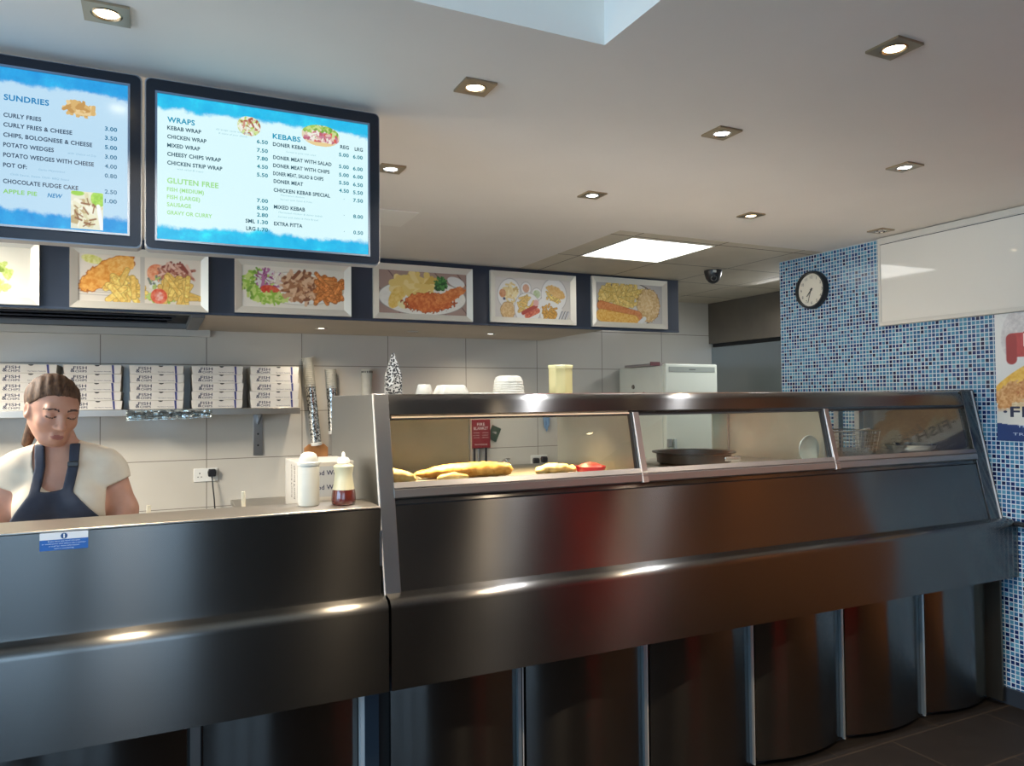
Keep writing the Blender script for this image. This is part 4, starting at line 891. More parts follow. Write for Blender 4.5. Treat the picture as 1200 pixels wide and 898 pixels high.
# vinegar bottle
t = thing('vinegar_bottle', 'squeezy plastic vinegar bottle one third full of brown vinegar', 'bottle', (.497, 2.19, CT))
prof = [(.001, 0), (.030, 0), (.034, .004), (.0355, .016), (.034, .034), (.0315, .045)]
MB().lathe(prof, 0, 0, 0, 36, caps=False).build('vinegar', mat('brown vinegar', s(84, 34, 28), .12, coat=.6), t, smooth=60)
MB().lathe([(.0315, .045), (.027, .072), (.0255, .088), (.0285, .106), (.0295, .112), (.024, .117), (.013, .121), (.012, .123), (.001, .123)], 0, 0, 0, 36, caps=False).build('upper_body', mottled('cream squeezy plastic', s(200, 194, 162), s(192, 186, 152), 8, .35), t, smooth=35)
MB().lathe([(.0175, .121), (.0175, .131), (.014, .137), (.0055, .140), (.0045, .151), (.002, .154), (.001, .154)], 0, 0, 0, 28, caps=False).build('nozzle_cap', WHITEPL, t, smooth=35)
# white paper carton of food wrap
t = thing('paper_carton', 'white printed carton of paper behind the salt shaker', 'carton', (.468, 2.415, .9005), rz=.0)
MB().box(-.085, .085, -.115, .115, 0, .318).build('box', mottled('white card', s(172, 166, 155), s(166, 160, 149), 12, .6), t, bevel=.002)
text('front_print', [('Food Wok', -.045, .278, .090, .014, 'l'), ('Food Wok', -.045, .234, .090, .014, 'l')], (1, 0, 0), (0, 0, 1), (0, -.1154, 0), mat('navy ink', s(30, 36, 66), .6), t, .02)
MB().box(-.0845, .0845, -.1151, -.1149, .212, .305).build('grey_panel', mat('grey card print', s(150, 152, 152), .6), t)
text('side_print', [('Good', .205+.045*0, -.075, .05, .022, 'l'), ('Food', .262, -.075, .045, .022, 'l'), ('Good', .205, -.02, .05, .018, 'l'), ('Food', .262, -.02, .045, .018, 'l')], (0, 0, -1), (0, 1, 0), (-.0852, 0, .512), mat('black ink', s(52, 50, 50), .6), t, .02)
# sticker on counter front
t = thing('allergy_notice', 'small blue and white food allergy sticker on the counter front', 'sticker', (-.2, 2.0988, 1.0505))
MB().box(-.0505, .0505, 0, .001, .0255, .0425).build('white_band', mat('sticker white', s(206, 210, 214), .4), t)
MB().box(-.0505, .0505, 0, .001, 0, .0255).build('blue_band', mat('sticker blue', s(26, 86, 160), .4), t)
MB().lathe([(.001, 0), (.0072, 0)], 0, -.0004, .0335, 24, caps=False, axis='y').build('symbol_disc', mat('sticker dark blue', s(24, 66, 116), .4), t)
MB().box(-.0015, .0015, -.0009, -.0006, .0285, .0385).build('symbol_bar', mat('sticker white', s(206, 210, 214), .4), t)
text('notice_text', [('If you have any food allergies', 0, .0202, .066, .0028, 'c'), ('or intolerances then please ask a member', 0, .0145, .092, .0028, 'c'), ('of staff for more information', 0, .0088, .064, .0028, 'c'), ('before purchasing', 0, .0031, .040, .0028, 'c')], (1, 0, 0), (0, 0, 1), (0, -.0005, 0), mat('sticker text', s(210, 222, 236), .5), t)

# ================================================================== BACK WALL THINGS
# shelf
t = thing('wall_shelf', 'long steel wall shelf carrying the stacks of boxes', 'shelf', (0, YB, 1.37))
MB().box(-1.5, .836, -.30, -.002, -.004, 0).build('shelf_plate', STEEL_TOP, t); MB().box(-1.5, .836, -.304, -.30, -.040, 0).build('front_lip', STEEL_TOP, t, bevel=.002)
for x in (.611, -1.1):
    MB().box(x-.03, x+.03, -.012, -.001, -.316, -.004).build('wall_bracket', ALU, t, bevel=.002)
    c = MB(); c.prism([(-.012, -.004), (-.012, -.11), (-.02, -.11), (-.27, -.02), (-.27, -.004)], x-.004, x+.004); c.build('bracket_arm', ALU, t)
    for z in (-.10, -.175, -.25):
        MB().lathe([(.001, -.0145), (.005, -.0145), (.006, -.012)], x, 0, z, 12, caps=False, axis='y').build('screw', DARK, t)
# pizza-style fish boxes
CARD = mottled('white carton board', s(214, 208, 198), s(208, 202, 192), 14, .6)
def make_fish_box():
    t = thing('takeaway_box', '', 'takeaway box', (0, 0, 0)); w0, w1, d, h = .1425, .1475, .26, .0525
    c = MB(); ch = .004
    c.add([(-w0, -d/2+.004, 0), (w0, -d/2+.004, 0), (w0, d/2, 0), (-w0, d/2, 0), (-w1, -d/2, h-.0015), (w1, -d/2, h-.0015), (w1, d/2, h-.0015), (-w1, d/2, h-.0015)], [(3, 2, 1, 0), (4, 5, 6, 7), (0, 1, 5, 4), (1, 2, 6, 5), (2, 3, 7, 6), (3, 0, 4, 7)]); c.build('carton', CARD, t, bevel=.0012)
    INK = mat('navy box ink', s(46, 48, 74), .6); v = Vector((0, -.004, .051)).normalized(); o3 = Vector((0, -d/2+.004-.0006, 0))
    V, Fc = text_bm([('FISH', -.098, .0255, .068, .017, 'l'), ('&', -.112, .010, .022, .020, 'l'), ('CHIPS', -.088, .008, .058, .0125, 'l')], (1, 0, 0), v, o3, .02)
    b_ = MB(); b_.add(V, Fc); b_.build('lettering', INK, t, recalc=False)
    V, Fc = text_bm([("The Nation's Favourite", .005, .0105, .088, .0050, 'l')], (1, 0, 0), v, o3, .02)
    b_ = MB(); b_.add(V, Fc); b_.build('tagline', INK, t, recalc=False)
    c = MB(); c.add([o3+Vector((x, 0, 0))+v*z for x, z in ((.100, .001), (.110, .001), (.108, .0505), (.096, .0505))], [(0, 1, 2, 3)]); c.build('blue_stripe', mat('blue box stripe', s(58, 62, 120), .6), t)
    c = MB(); pts = [o3+Vector((.022+.013*math.cos(a), -.0002, 0))+v*(.0505-.0075*math.sin(a)) for a in np.linspace(0, PI, 10)]; c.add(pts, [tuple(range(10))]); c.build('thumb_notch', DARK, t)
    return t
box0 = make_fish_box(); first = True
STACKS = [(-.655, 'the leftmost stack'), (-.329, "the stack behind the woman's head"), (.0035, 'the middle stack'), (.343, 'the second stack from the right'), (.683, 'the rightmost stack')]
LEV = ['bottom', 'second from bottom', 'third from bottom', 'second from top', 'topmost']
qb = random.Random(2)
for sx, sl_ in STACKS:
    for k in range(5):
        o = box0 if first else copy_tree(box0); first = False
        o.location = (sx+qb.uniform(-.003, .003)-.0015*k*0, YB-.148+qb.uniform(-.003, .003), 1.3705+.0522*k); o.rotation_euler.z = qb.uniform(-.012, .012)
        tag(o, f'white fish and chips box, {LEV[k]} of {sl_}', 'takeaway box', 'fish and chips boxes stacked on the shelf')
# crumpled foil strip hanging off shelf edge
c = MB(); rows = []
for i in range(9):
    row = []
    for j in range(40):
        x = -.156+.462*j/39; row.append((x+random.uniform(-.003, .003), -.308-.010*math.sin(i*.8)-random.uniform(0, .007), -.002-.064*i/8*(1-.12*(j/39))+random.uniform(-.002, .002)))
    rows.append(row)
c.grid(rows); o = c.build('foil_strip', mat('crumpled foil', (.62, .72, .76), .16, .9), smooth=20, recalc=False); o.location = (0, YB, 1.37); sm = o.modifiers.new('thick', 'SOLIDIFY'); sm.thickness = .0015
tag(o, 'crumpled silvery foil strip hanging from the shelf edge', 'foil')
# cup stacks in printed tubes on the wall
m = mat('silver printed tube', (.5, .5, .48), .25, .8); ns, ls, b = nodes(m); tc = ns.new('ShaderNodeTexCoord')
f = noise(ns, ls, 70, 3, tc.outputs['Object'], .7); ls.new(ramp(ns, ls, f, [(.42, (.04, .045, .04)), (.5, (.45, .45, .43)), (.6, (.85, .85, .82))]), b.inputs['Base Color'])
def cup_tube(x, z0, z1, z2, label, lean):
    t = thing('cup_dispenser', label, 'cup dispenser', (x, YB-.062, z0), 'wall cup dispensers'); t.rotation_euler = (0, lean, 0)
    MB().lathe([(.034, 0), (.034, z1-z0)], 0, 0, 0, 24, caps=False).build('tube', m, t, smooth=40)
    MB().lathe([(.001, -.016), (.034, -.016), (.036, -.012), (.036, .004), (.034, .006)], 0, 0, 0, 24, caps=False).build('base_ring', WHITEPL, t, smooth=40)
    c = MB(); z = z1-z0-.02; pr = []
    while z < z2-z0: pr += [(.032, z), (.0385, z+.010), (.0385, z+.0125), (.033, z+.013)]; z += .0135
    pr += [(.030, z), (.001, z)]; c.lathe(pr, 0, 0, 0, 24, caps=False); c.build('foam_cups', FOAM, t, smooth=30)
    MB().box(-.02, .02, .03, .060, (z1-z0)*.75, (z1-z0)*.95).build('wall_clip', BLACKP, t)
cup_tube(.982, 1.125, 1.525, 1.695, 'long silver printed cup tube on the wall with white cups', -.10)
cup_tube(1.10, 1.20, 1.513, 1.623, 'shorter cup tube right of the long one, half behind the range', -.05)
t = thing('paper_cup_stack', 'single white paper cup stack with dark print behind the range corner', 'cups', (1.335, YB-.05, 1.4485))
MB().lathe([(.036, 0), (.039, .17), (.041, .172), (.041, .180), (.037, .183), (.001, .183)], 0, 0, 0, 28, caps=False).build('cup_wall', FOAM, t, smooth=35)
c = MB()
for k in range(7): a = math.radians(200+k*20); c.box(.0408*math.cos(a)-.003, .0408*math.cos(a)+.003, .0408*math.sin(a)-.0015, .0408*math.sin(a)+.0005, .155, .168)
c.build('dark_print', mat('dark cup print', s(60, 58, 56), .6), t)
t = thing('cup_ledge', 'narrow steel ledge on the wall under the paper cup stack', 'ledge', (1.335, YB, 1.4484)); MB().box(-.08, .08, -.10, -.001, -.012, 0).build('ledge_plate', ALU, t); 
# brown board below the tube
t = thing('chopping_board', 'small brown wooden board hanging on the wall below the cup tube', 'board', (.985, YB-.012, .90))
MB().prism([(-.075, 0), (.085, 0), (.085, .19), (.06, .215), (-.045, .215), (-.075, .19)], -.004, .010, 'y').build('board_face', mottled('brown wood board', s(168, 112, 62), s(186, 130, 78), 9, .6), t, bevel=.003)
# sockets
def socket(x, z, label, plugs):
    t = thing('wall_socket', label, 'socket', (x, YB, z), 'double wall sockets')
    MB().box(-.073, .073, -.009, -.0005, -.043, .043).build('plate', WHITEPL, t, bevel=.003)
    c = MB()
    for sx in (-.036, .036):
        if sx in plugs: continue
        c.box(sx-.003, sx+.003, -.0096, -.0088, .006, .016); c.box(sx-.014, sx-.006, -.0096, -.0088, -.014, -.009); c.box(sx+.006, sx+.014, -.0096, -.0088, -.014, -.009)
    if c.v: c.build('pin_holes', DARK, t)
    return t
def plug(x, z, cable, label):
    t = thing('plug', label, 'plug', (x, YB-.009, z), 'black mains plugs')
    MB().prism([(-.022, -.022), (.022, -.022), (.026, .008), (.02, .026), (-.02, .026), (-.026, .008)], -.032, 0, 'y').build('plug_body', BLACKP, t, bevel=.005)
    MB().tube([(0, -.02, -.02)]+cable, .0045, 8).build('cable', BLACKP, t, smooth=60)
socket(.290, .940, 'double wall socket with one black plug, behind the service counter', (.036,))
plug(.326, .952, [(.004, -.03, -.08), (.012, -.035, -.16), (.018, -.03, -.25)], 'black plug in the socket behind the service counter')
socket(2.715, .928, 'double wall socket seen through the heated cabinet glass', (-.036, .036))
plug(2.679, .925, [(-.005, -.035, -.06), (.0, -.03, -.105)], 'left of two black plugs seen through the cabinet glass')
plug(2.751, .935, [(.0, -.035, -.06), (.012, -.03, -.105)], 'right of two black plugs seen through the cabinet glass')
# fire blanket box with tongs
t = thing('fire_blanket', 'red FIRE BLANKET box on the back wall', 'fire blanket', (2.206, YB-.03, 1.045))
MB().box(-.078, .078, -.012, .029, 0, .215).build('box', mat('fire red', s(128, 34, 40), .4), t, bevel=.004)
W_ = mat('white print', s(222, 212, 206), .6)
text('lettering', [('FIRE', 0, .168, .062, .022, 'c'), ('BLANKET', 0, .138, .118, .022, 'c')], (1, 0, 0), (0, 0, 1), (0, -.0125, 0), W_, t)
text('small_text', [('PULL TAPES SHARPLY', -.062, .112, .05, .006, 'l'), ('PLACE OVER FLAMES', -.062, .094, .05, .006, 'l'), ('TURN OFF HEAT', -.062, .076, .05, .006, 'l'), ('LEAVE TO COOL', .010, .112, .05, .006, 'l'), ('CALL FOR HELP', .010, .094, .05, .006, 'l'), ('KEEP CLEAR', .010, .076, .05, .006, 'l'), ('FOR KITCHEN USE', 0, .022, .10, .010, 'c')], (1, 0, 0), (0, 0, 1), (0, -.0125, 0), W_, t)
for x in (-.05, .045): MB().box(x-.009, x+.009, -.004, .004, -.145, 0).build('pull_tape', BLACKP, t, bevel=.002)
t = thing('safety_card', 'small dark green tilted card behind the fire blanket box', 'card', (2.31, YB-.004, 1.10)); g = MB().box(-.04, .04, -.001, .003, 0, .11).build('card_face', mat('dark green card', s(62, 82, 66), .5), t); g.rotation_euler = (0, .42, 0)
g2 = text('mark', [('100', 0, .055, .03, .016, 'c')], (1, 0, 0), (0, 0, 1), (0, -.0015, 0), W_, g)
t = thing('steel_tongs', 'grey steel pole hanging below the fire blanket box', 'utensil', (2.20, YB-.012, .84)); MB().tube([(0, 0, 0), (0, 0, .2)], .011, 14).build('pole', ALU, t, smooth=40); MB().box(-.004, .004, -.002, .011, .19, .21).build('hook', BLACKP, t)
t = thing('blue_cloth', 'pale blue cloth hanging on the back wall above the sockets', 'cloth', (2.775, YB-.004, 1.15))
rows = [[(x*(.045-.022*i/8)+.008*i/8, -.006-.006*math.cos(9*x+i*.5), .20-.20*i/8*(1-.25*abs(x))) for x in np.linspace(-1, 1, 14)] for i in range(9)]
c = MB(); c.grid(rows); g = c.build('cloth_fold', mottled('pale blue cloth', s(120, 158, 196), s(146, 180, 210), 20, .8), t, smooth=60, recalc=False); sm = g.modifiers.new('thick', 'SOLIDIFY'); sm.thickness = .002
t = thing('wall_tap', 'small chrome tap on the wall behind the heated cabinet', 'tap', (2.42, YB-.001, .87)); MB().lathe([(.026, 0), (.026, -.01), (.014, -.014), (.012, -.05)], 0, 0, .06, 20, axis='y').build('flange', CHROME, t, smooth=40); MB().tube([(0, -.05, .06), (0, -.09, .055), (.012, -.11, .03), (.014, -.112, .0)], .009, 10).build('spout', CHROME, t, smooth=60); MB().tube([(-.02, -.05, .085), (.02, -.05, .085)], .006, 8).build('lever', CHROME, t, smooth=60)
# worktop along the back wall (mostly hidden)
t = thing('back_worktop', 'steel worktop along the kitchen back wall behind the range', 'worktop', (0, YB, 0))
MB().box(.44, 3.35, -.6, -.001, .74, .77).build('top', STEEL_TOP, t, bevel=.004)
for x in (.5, 1.3, 2.3, 3.29):
    for y in (-.55, -.06): MB().box(x-.02, x+.02, y-.02, y+.02, 0, .74).build('leg', ALU, t)
# two flat cream things peeping above counter: knife blades
for (x, lab) in ((.255, 'upright pale handle just left of the plug cable'), (-.02, "upright pale handle right of the woman's arm")):
    t = thing('utensil_handle', lab, 'utensil', (x, 2.55, .9005), 'upright pale handles')
    MB().box(-.006, .006, -.004, .004, .0, .215 if x > 0 else .19).build('handle', mat('cream handle', s(226, 214, 186), .5), t, bevel=.002); MB().lathe([(.03, 0), (.03, .05), (.026, .05), (.026, .004), (.001, .004)], 0, 0, 0, 20).build('holder', ALU, t, smooth=40)
# fridge
t = thing('fridge', 'tall white fridge standing against the back wall, right side', 'fridge', (3.46, 4.55, 0))
FR = mottled('white enamel', s(222, 224, 212), s(216, 218, 206), 3, .3)
MB().box(0, .50, .05, .62, .03, 1.655).build('cabinet', FR, t, bevel=.008); MB().box(0, .50, 0, .046, .05, 1.668).build('door', mat('white fridge door', s(226, 230, 216), .3), t, bevel=.012, seg=3)
MB().box(.03, .47, -.004, .0, 1.605, 1.645).build('grip_strip', mat('grey grip strip', s(160, 166, 158), .4), t, bevel=.001); text('badge', [('fridge', 0, 0, .05, .008, 'c')], (1, 0, 0), (0, 0, 1), (.25, -.0045, 1.622), mat('badge ink', s(90, 92, 88), .5), t) if False else None
MB().box(.22, .28, -.0055, -.004, 1.622, 1.628).build('badge', mat('badge ink', s(90, 92, 88), .5), t)
MB().box(.004, .034, -.028, .0, 1.04, 1.10).build('latch', mat('grey latch', s(140, 146, 146), .4), t, bevel=.003); MB().box(.06, .075, -.03, -.001, .8, 1.10).build('handle', mat('pale grey handle', s(186, 198, 198), .35), t, bevel=.004)
for (y, z) in ((.42, 1.50), (.42, 1.44), (.28, 1.44)):
    o = MB().lathe([(.001, -.008), (.016, -.008), (.018, -.004), (.018, 0)], 0, 0, 0, 18, caps=False, axis='x').build('fridge_magnet', mottled('brown magnet', s(96, 88, 78), s(150, 140, 124), 60, .5), smooth=40); o.location = (3.46, 4.55+y, z)
    tag(o, {(.42, 1.50): 'upper round magnet on the side of the fridge', (.42, 1.44): 'lower left round magnet on the side of the fridge', (.28, 1.44): 'lower right round magnet on the side of the fridge'}[(y, z)], 'magnet', 'magnets on the fridge')
for i in range(4):
    for x in (.03, .43):
        if i < 2: MB().box(x, x+.04, .08+.46*i, .12+.46*i, 0, .032).build('foot', BLACKP, t)
# things lying on the fridge
t = thing('folder', 'flat maroon edged folder lying on the fridge', 'folder', (3.47, 4.86, 1.656), rz=.0)
MB().box(-.06, .26, -.20, .16, 0, .018).build('cover', mat('grey folder', s(150, 142, 140), .5), t, bevel=.003); MB().box(-.068, .02, -.204, -.196, .0, .030).build('spine', mat('maroon edge', s(110, 60, 66), .5), t)
t = thing('loose_papers', 'thin loose papers lying on the folder on the fridge', 'papers', (3.66, 4.82, 1.6745), rz=.08); MB().box(-.12, .16, -.14, .12, 0, .006).build('sheets', mat('paper grey', s(196, 190, 178), .7), t)
# hood and splashback over the far cooking area
t = thing('cooker_hood', 'grey steel cooker hood filling the far right kitchen corner', 'hood', (4.43, 4.2, 0))
MB().box(0, .86, -.72, .998, 1.885, CZ-.003).build('canopy', mottled('dull grey steel', s(118, 110, 98), s(108, 100, 90), 4, .45, metal=.35), t)
MB().box(.03, .84, -.70, .98, 1.855, 1.885).build('filter_recess', DARK, t)
t = thing('splashback', 'blue grey steel wall panel below the cooker hood', 'panel', (4.46, 4.2, 0)); MB().box(.0, .03, -.72, .998, .0, 1.853).build('sheet', steel('splashback steel', (.42, .47, .50), .3, .4, side=True), t)

# ================================================================== RIGHT WALL THINGS
t = thing('wall_clock', 'round black rimmed wall clock on the blue mosaic wall', 'clock', (RW-.001, 3.178, 2.035))
MB().lathe([(.112, 0), (.112, -.022), (.106, -.034), (.098, -.034), (.096, -.018), (.096, 0)], 0, 0, 0, 48, axis='x').build('rim', BLACKP, t, smooth=35)
MB().lathe([(.001, -.016), (.097, -.016)], 0, 0, 0, 48, caps=False, axis='x').build('dial', mat('clock dial', s(222, 214, 196), .5), t)
INK = mat('clock ink', s(60, 58, 54), .5)
nums = [(str(k), -.076*math.sin(math.radians(30*k))*-1, .076*math.cos(math.radians(30*k))-.008, None, .017, 'c') for k in range(1, 13)]
text('numerals', [(n_, x, y, w_, h_, a_) for (n_, x, y, w_, h_, a_) in nums], (0, -1, 0), (0, 0, 1), (-.0165, 0, 0), INK, t)
def hand(name, ang, L, w, zz):
    d = Vector((0, -math.sin(ang), math.cos(ang))); e = Vector((0, math.cos(ang), math.sin(ang))); c = MB(); P4 = [d*-.012+e*w, d*-.012-e*w, d*L-e*w*.7, d*L+e*w*.7]
    c.add([tuple(p+Vector((zz, 0, 0))) for p in P4]+[tuple(p+Vector((zz-.0015, 0, 0))) for p in P4], [(0, 1, 2, 3), (7, 6, 5, 4), (0, 1, 5, 4), (1, 2, 6, 5), (2, 3, 7, 6), (3, 0, 4, 7)]); c.build(name, INK, t)
hand('hour_hand', math.radians(223), .050, .0035, -.018); hand('minute_hand', math.radians(198), .078, .0018, -.020)
MB().lathe([(.001, -.023), (.005, -.023), (.005, -.017)], 0, 0, 0, 12, caps=False, axis='x').build('pivot', BLACKP, t)

t = thing('wall_board', 'large glossy white board with a pale frame high on the mosaic wall', 'board', (RW, 2.06, 1.776))
b0, b1, bh = -.66, .651, CZ-1.776-.004
MB().box(-.034, -.001, b0, b1, .0, bh).build('casing', mat('board casing', s(196, 190, 178), .5), t)
MB().box(-.0365, -.034, b0+.018, b1-.014, .020, bh-.030).build('panel_face', mat('gloss white board', s(222, 216, 204), .04, spec=.6), t)
c = MB(); 
for (y0, y1, z0, z1) in ((b0, b1, 0, .020), (b0, b1, bh-.030, bh), (b1-.014, b1, .02, bh-.03), (b0, b0+.018, .02, bh-.03)): c.box(-.041, -.034, y0, y1, z0, z1)
c.build('frame', mat('pale board frame', s(204, 198, 186), .35), t, bevel=.001)
MB().box(-.0385, -.0365, b0+.018, b1-.014, bh-.037, bh-.034).build('seam', DARK, t)

# poster
PWD, PHT = .60, .58; cw, chh = 200, 193
cv = Canvas(cw, chh, (222, 220, 214)); 
cv.ell(cw*.5, chh*.06, 88, 22, (206, 204, 200), (230, 228, 224), 0, 9, .2)
cv.ell(cw*.14, chh*.15, 18, 36, (190, 186, 184), (214, 210, 206), .2); 
mk = ((cv.x > cw*.12) & (cv.y > chh*.16-(cv.x-cw*.12)*.05) & (cv.y < chh*.16+36-np.clip((cv.x-cw*.3), 0, 999)*.02) & ((cv.x-cw*.12)*1.6+6 > (cv.y-chh*.38))).astype(float)
cv.put(mk*(cv.x < cw*.88), cv.tex((164, 44, 50), (182, 58, 62), 8)); cv.cap(cw*.12, chh*.2, cw*.12, chh*.36, 8, (150, 40, 46))
cv.ell(cw*.2, chh*.52, 60, 17, (226, 166, 52), (240, 196, 90), -.55, 6); cv.cap(cw*.16, chh*.62, cw*.34, chh*.46, 1.5, (240, 222, 170))
cv.ell(cw*.16, chh*.70, 34, 34, (190, 124, 64), (226, 176, 118), 0, 3, .3); cv.ell(cw*.42, chh*.58, 50, 30, (182, 108, 54), (220, 160, 100), -.1, 3, .3); cv.ell(cw*.68, chh*.66, 46, 34, (190, 120, 60), (226, 172, 110), 0, 3, .3); cv.ell(cw*.66, chh*.7, 24, 16, (236, 226, 200), (220, 200, 160), .3, 3, .3)
cv.ell(cw*.22, chh*.78, 26, 20, (226, 206, 170), (206, 176, 130), .3, 3, .4)
lowp = (cv.y > chh*.79-7*np.exp(-((cv.x-cw*.5)/70)**2)*0+2*np.sin(cv.x/30)-3).astype(float)
fade = np.clip((cv.y-chh*.735)/7, 0, 1)*(cv.y < chh*.99); cv.put(fade, np.array((222, 214, 200))/255)
wave = (cv.y > chh*.845+5*np.sin(cv.x/cw*2*PI+.4)); cv.put(wave.astype(float), np.array((36, 56, 104))/255)
t = thing('poster', 'FISH CAKES advertising poster on the mosaic wall under the white board', 'poster', (RW-.001, 2.132, 1.195))
print_sheet('print', cv, (-.0025, 0, 0), (0, -PWD, 0), (0, 0, PHT), PRINT, t); MB().box(-.002, 0, -PWD, 0, 0, PHT).build('board', WHITEPL, t)
u, v, o3 = (0, -1, 0), (0, 0, 1), (-.0032, 0, 0)
PN = mat('poster navy ink', s(34, 38, 66), .5)
text('title_text', [('\u00b7FISH', .030, .110, .225, .046, 'l'), ('CAKES\u00b7', .285, .110, .285, .046, 'l')], u, v, o3, PN, t, .025)
text('script_text', [('Luscious', .17, .160, .26, .036, 'l')], u, Vector((0, -.25, 1)), o3, PN, t)
text('small_text', [('THE ORIGINAL AND BEST', PWD/2, .062, .42, .010, 'c'), ('SUPERIOR FISH CAKES', PWD/2, .045, .36, .010, 'c'), ('TRUSTED BY THE TRADE', PWD/2, .026, .46, .012, 'c')], u, v, o3, mat('poster pale ink', s(196, 204, 216), .5), t)
text('logo_text', [('K', .125, .425, .040, .06, 'l')], u, v, o3, mat('poster white ink', s(232, 226, 220), .5), t)
# dark handle low on the right wall
t = thing('grab_bar', 'small dark rounded handle on the mosaic wall by the range end', 'handle', (RW-.001, 2.03, .825)); MB().tube([(0, .02, 0), (-.02, .02, 0), (-.024, -.02, 0), (-.02, -.09, 0), (0, -.09, 0)], .011, 10).build('bar', BLACKP, t, smooth=60)
# red drinks cooler in the front corner behind the viewer (seen in the steel)
t = thing('drinks_cooler', 'tall red drinks cooler standing in the front corner of the shop', 'cooler', (3.17, -1.10, 0))
MB().box(-.31, .31, -.36, .30, .02, 2.18).build('cabinet', mat('cooler red', s(196, 30, 26), .35), t, bevel=.01); MB().box(-.29, .29, .302, .34, .15, 1.62).build('door', mat('cooler door red', s(214, 36, 28), .5), t, bevel=.006); MB().box(-.27, -.25, .34, .37, .6, 1.1).build('handle', ALU, t, bevel=.004); MB().box(-.30, .30, .302, .335, 1.66, 2.16).build('top_panel', mat('cooler panel', s(232, 40, 28), .5), t)
MB().box(-.30, .30, -.34, .28, 0, .02).build('plinth', DARK, t)

# ================================================================== PERSON
h1 = .0042
AX = (np.arange(-.56, .02, h1), np.arange(2.46, 3.12, h1), np.concatenate([np.arange(-.005, .84, .012), np.arange(.84, 1.24, .0055), np.arange(1.24, 1.52, .0036)]))
P = mesh_p(AX)
def trunk(P):
    d = sd_ell(P, (-.275, 2.845, 1.10), (.158, .100, .165))
    d = smin(d, sd_cap(P, (-.275, 2.875, 1.02), (-.275, 2.94, .84), .112, .125), .06)
    d = smin(d, sd_cap(P, (-.275, 2.955, .84), (-.275, 2.965, .80), .145), .06)
    d = smin(d, sd_cap(P, (-.385, 2.845, 1.192), (-.165, 2.845, 1.192), .047), .04)
    d = smin(d, sd_cap(P, (-.287, 2.845, 1.245), (-.375, 2.85, 1.208), .040), .035); d = smin(d, sd_cap(P, (-.287, 2.845, 1.245), (-.180, 2.85, 1.210), .040), .035)
    for x in (-.342, -.206): d = smin(d, sd_ell(P, (x, 2.765, 1.075), (.062, .055, .060)), .03)
    return d
ARMS = [[(-.145, 2.842, 1.176), (-.098, 2.81, 1.05), (-.092, 2.765, .945), (-.15, 2.58, .945)], [(-.412, 2.842, 1.176), (-.448, 2.81, 1.05), (-.452, 2.765, .945), (-.40, 2.58, .945)]]
def arms(P):
    d = None
    for a in ARMS:
        e = sd_cap(P, a[0], a[1], .052, .043); e = smin(e, sd_cap(P, a[1], a[2], .043, .038), .02); e = smin(e, sd_cap(P, a[2], a[3], .037, .025), .02); d = e if d is None else np.minimum(d, e)
    return d
def hands(P):
    d = None
    for sgn, a in ((1, ARMS[0]), (-1, ARMS[1])):
        w = np.array(a[3]); c = w+np.array((-.012*sgn, -.045, -.006)); e = sd_ell(P, c, (.036, .048, .016)); e = smin(e, sd_cap(P, w, c, .024, .018), .015)
        for k in range(4):
            o = (k-1.5)*.0185; L = (.060, .070, .066, .050)[k]; p0 = c+np.array((o, -.036, .0)); p1 = p0+np.array((o*.25, -L*.55, .0)); p2 = p1+np.array((o*.1, -L*.45, -.016))
            e = smin(e, sd_cap(P, p0, p1, .0085, .008), .006); e = smin(e, sd_cap(P, p1, p2, .008, .007), .004)
        p0 = c+np.array((-.030*sgn, .010, -.002)); p1 = p0+np.array((-.024*sgn, -.030, -.004)); p2 = p1+np.array((-.004*sgn, -.026, -.008)); e = smin(e, sd_cap(P, p0, p1, .011, .009), .008); e = smin(e, sd_cap(P, p1, p2, .009, .0075), .004)
        d = e if d is None else np.minimum(d, e)
    return d
def legs(P):
    d = None
    for x, dx in ((-.352, -.015), (-.198, .015)):
        e = sd_cap(P, (x, 2.965, .80), (x+dx, 2.935, .44), .088, .060); e = smin(e, sd_cap(P, (x+dx, 2.935, .44), (x+dx, 2.985, .08), .058, .038), .03); e = smin(e, sd_cap(P, (x+dx, 2.99, .045), (x+dx, 2.865, .035), .042, .036), .03); d = e if d is None else np.minimum(d, e)
    return d
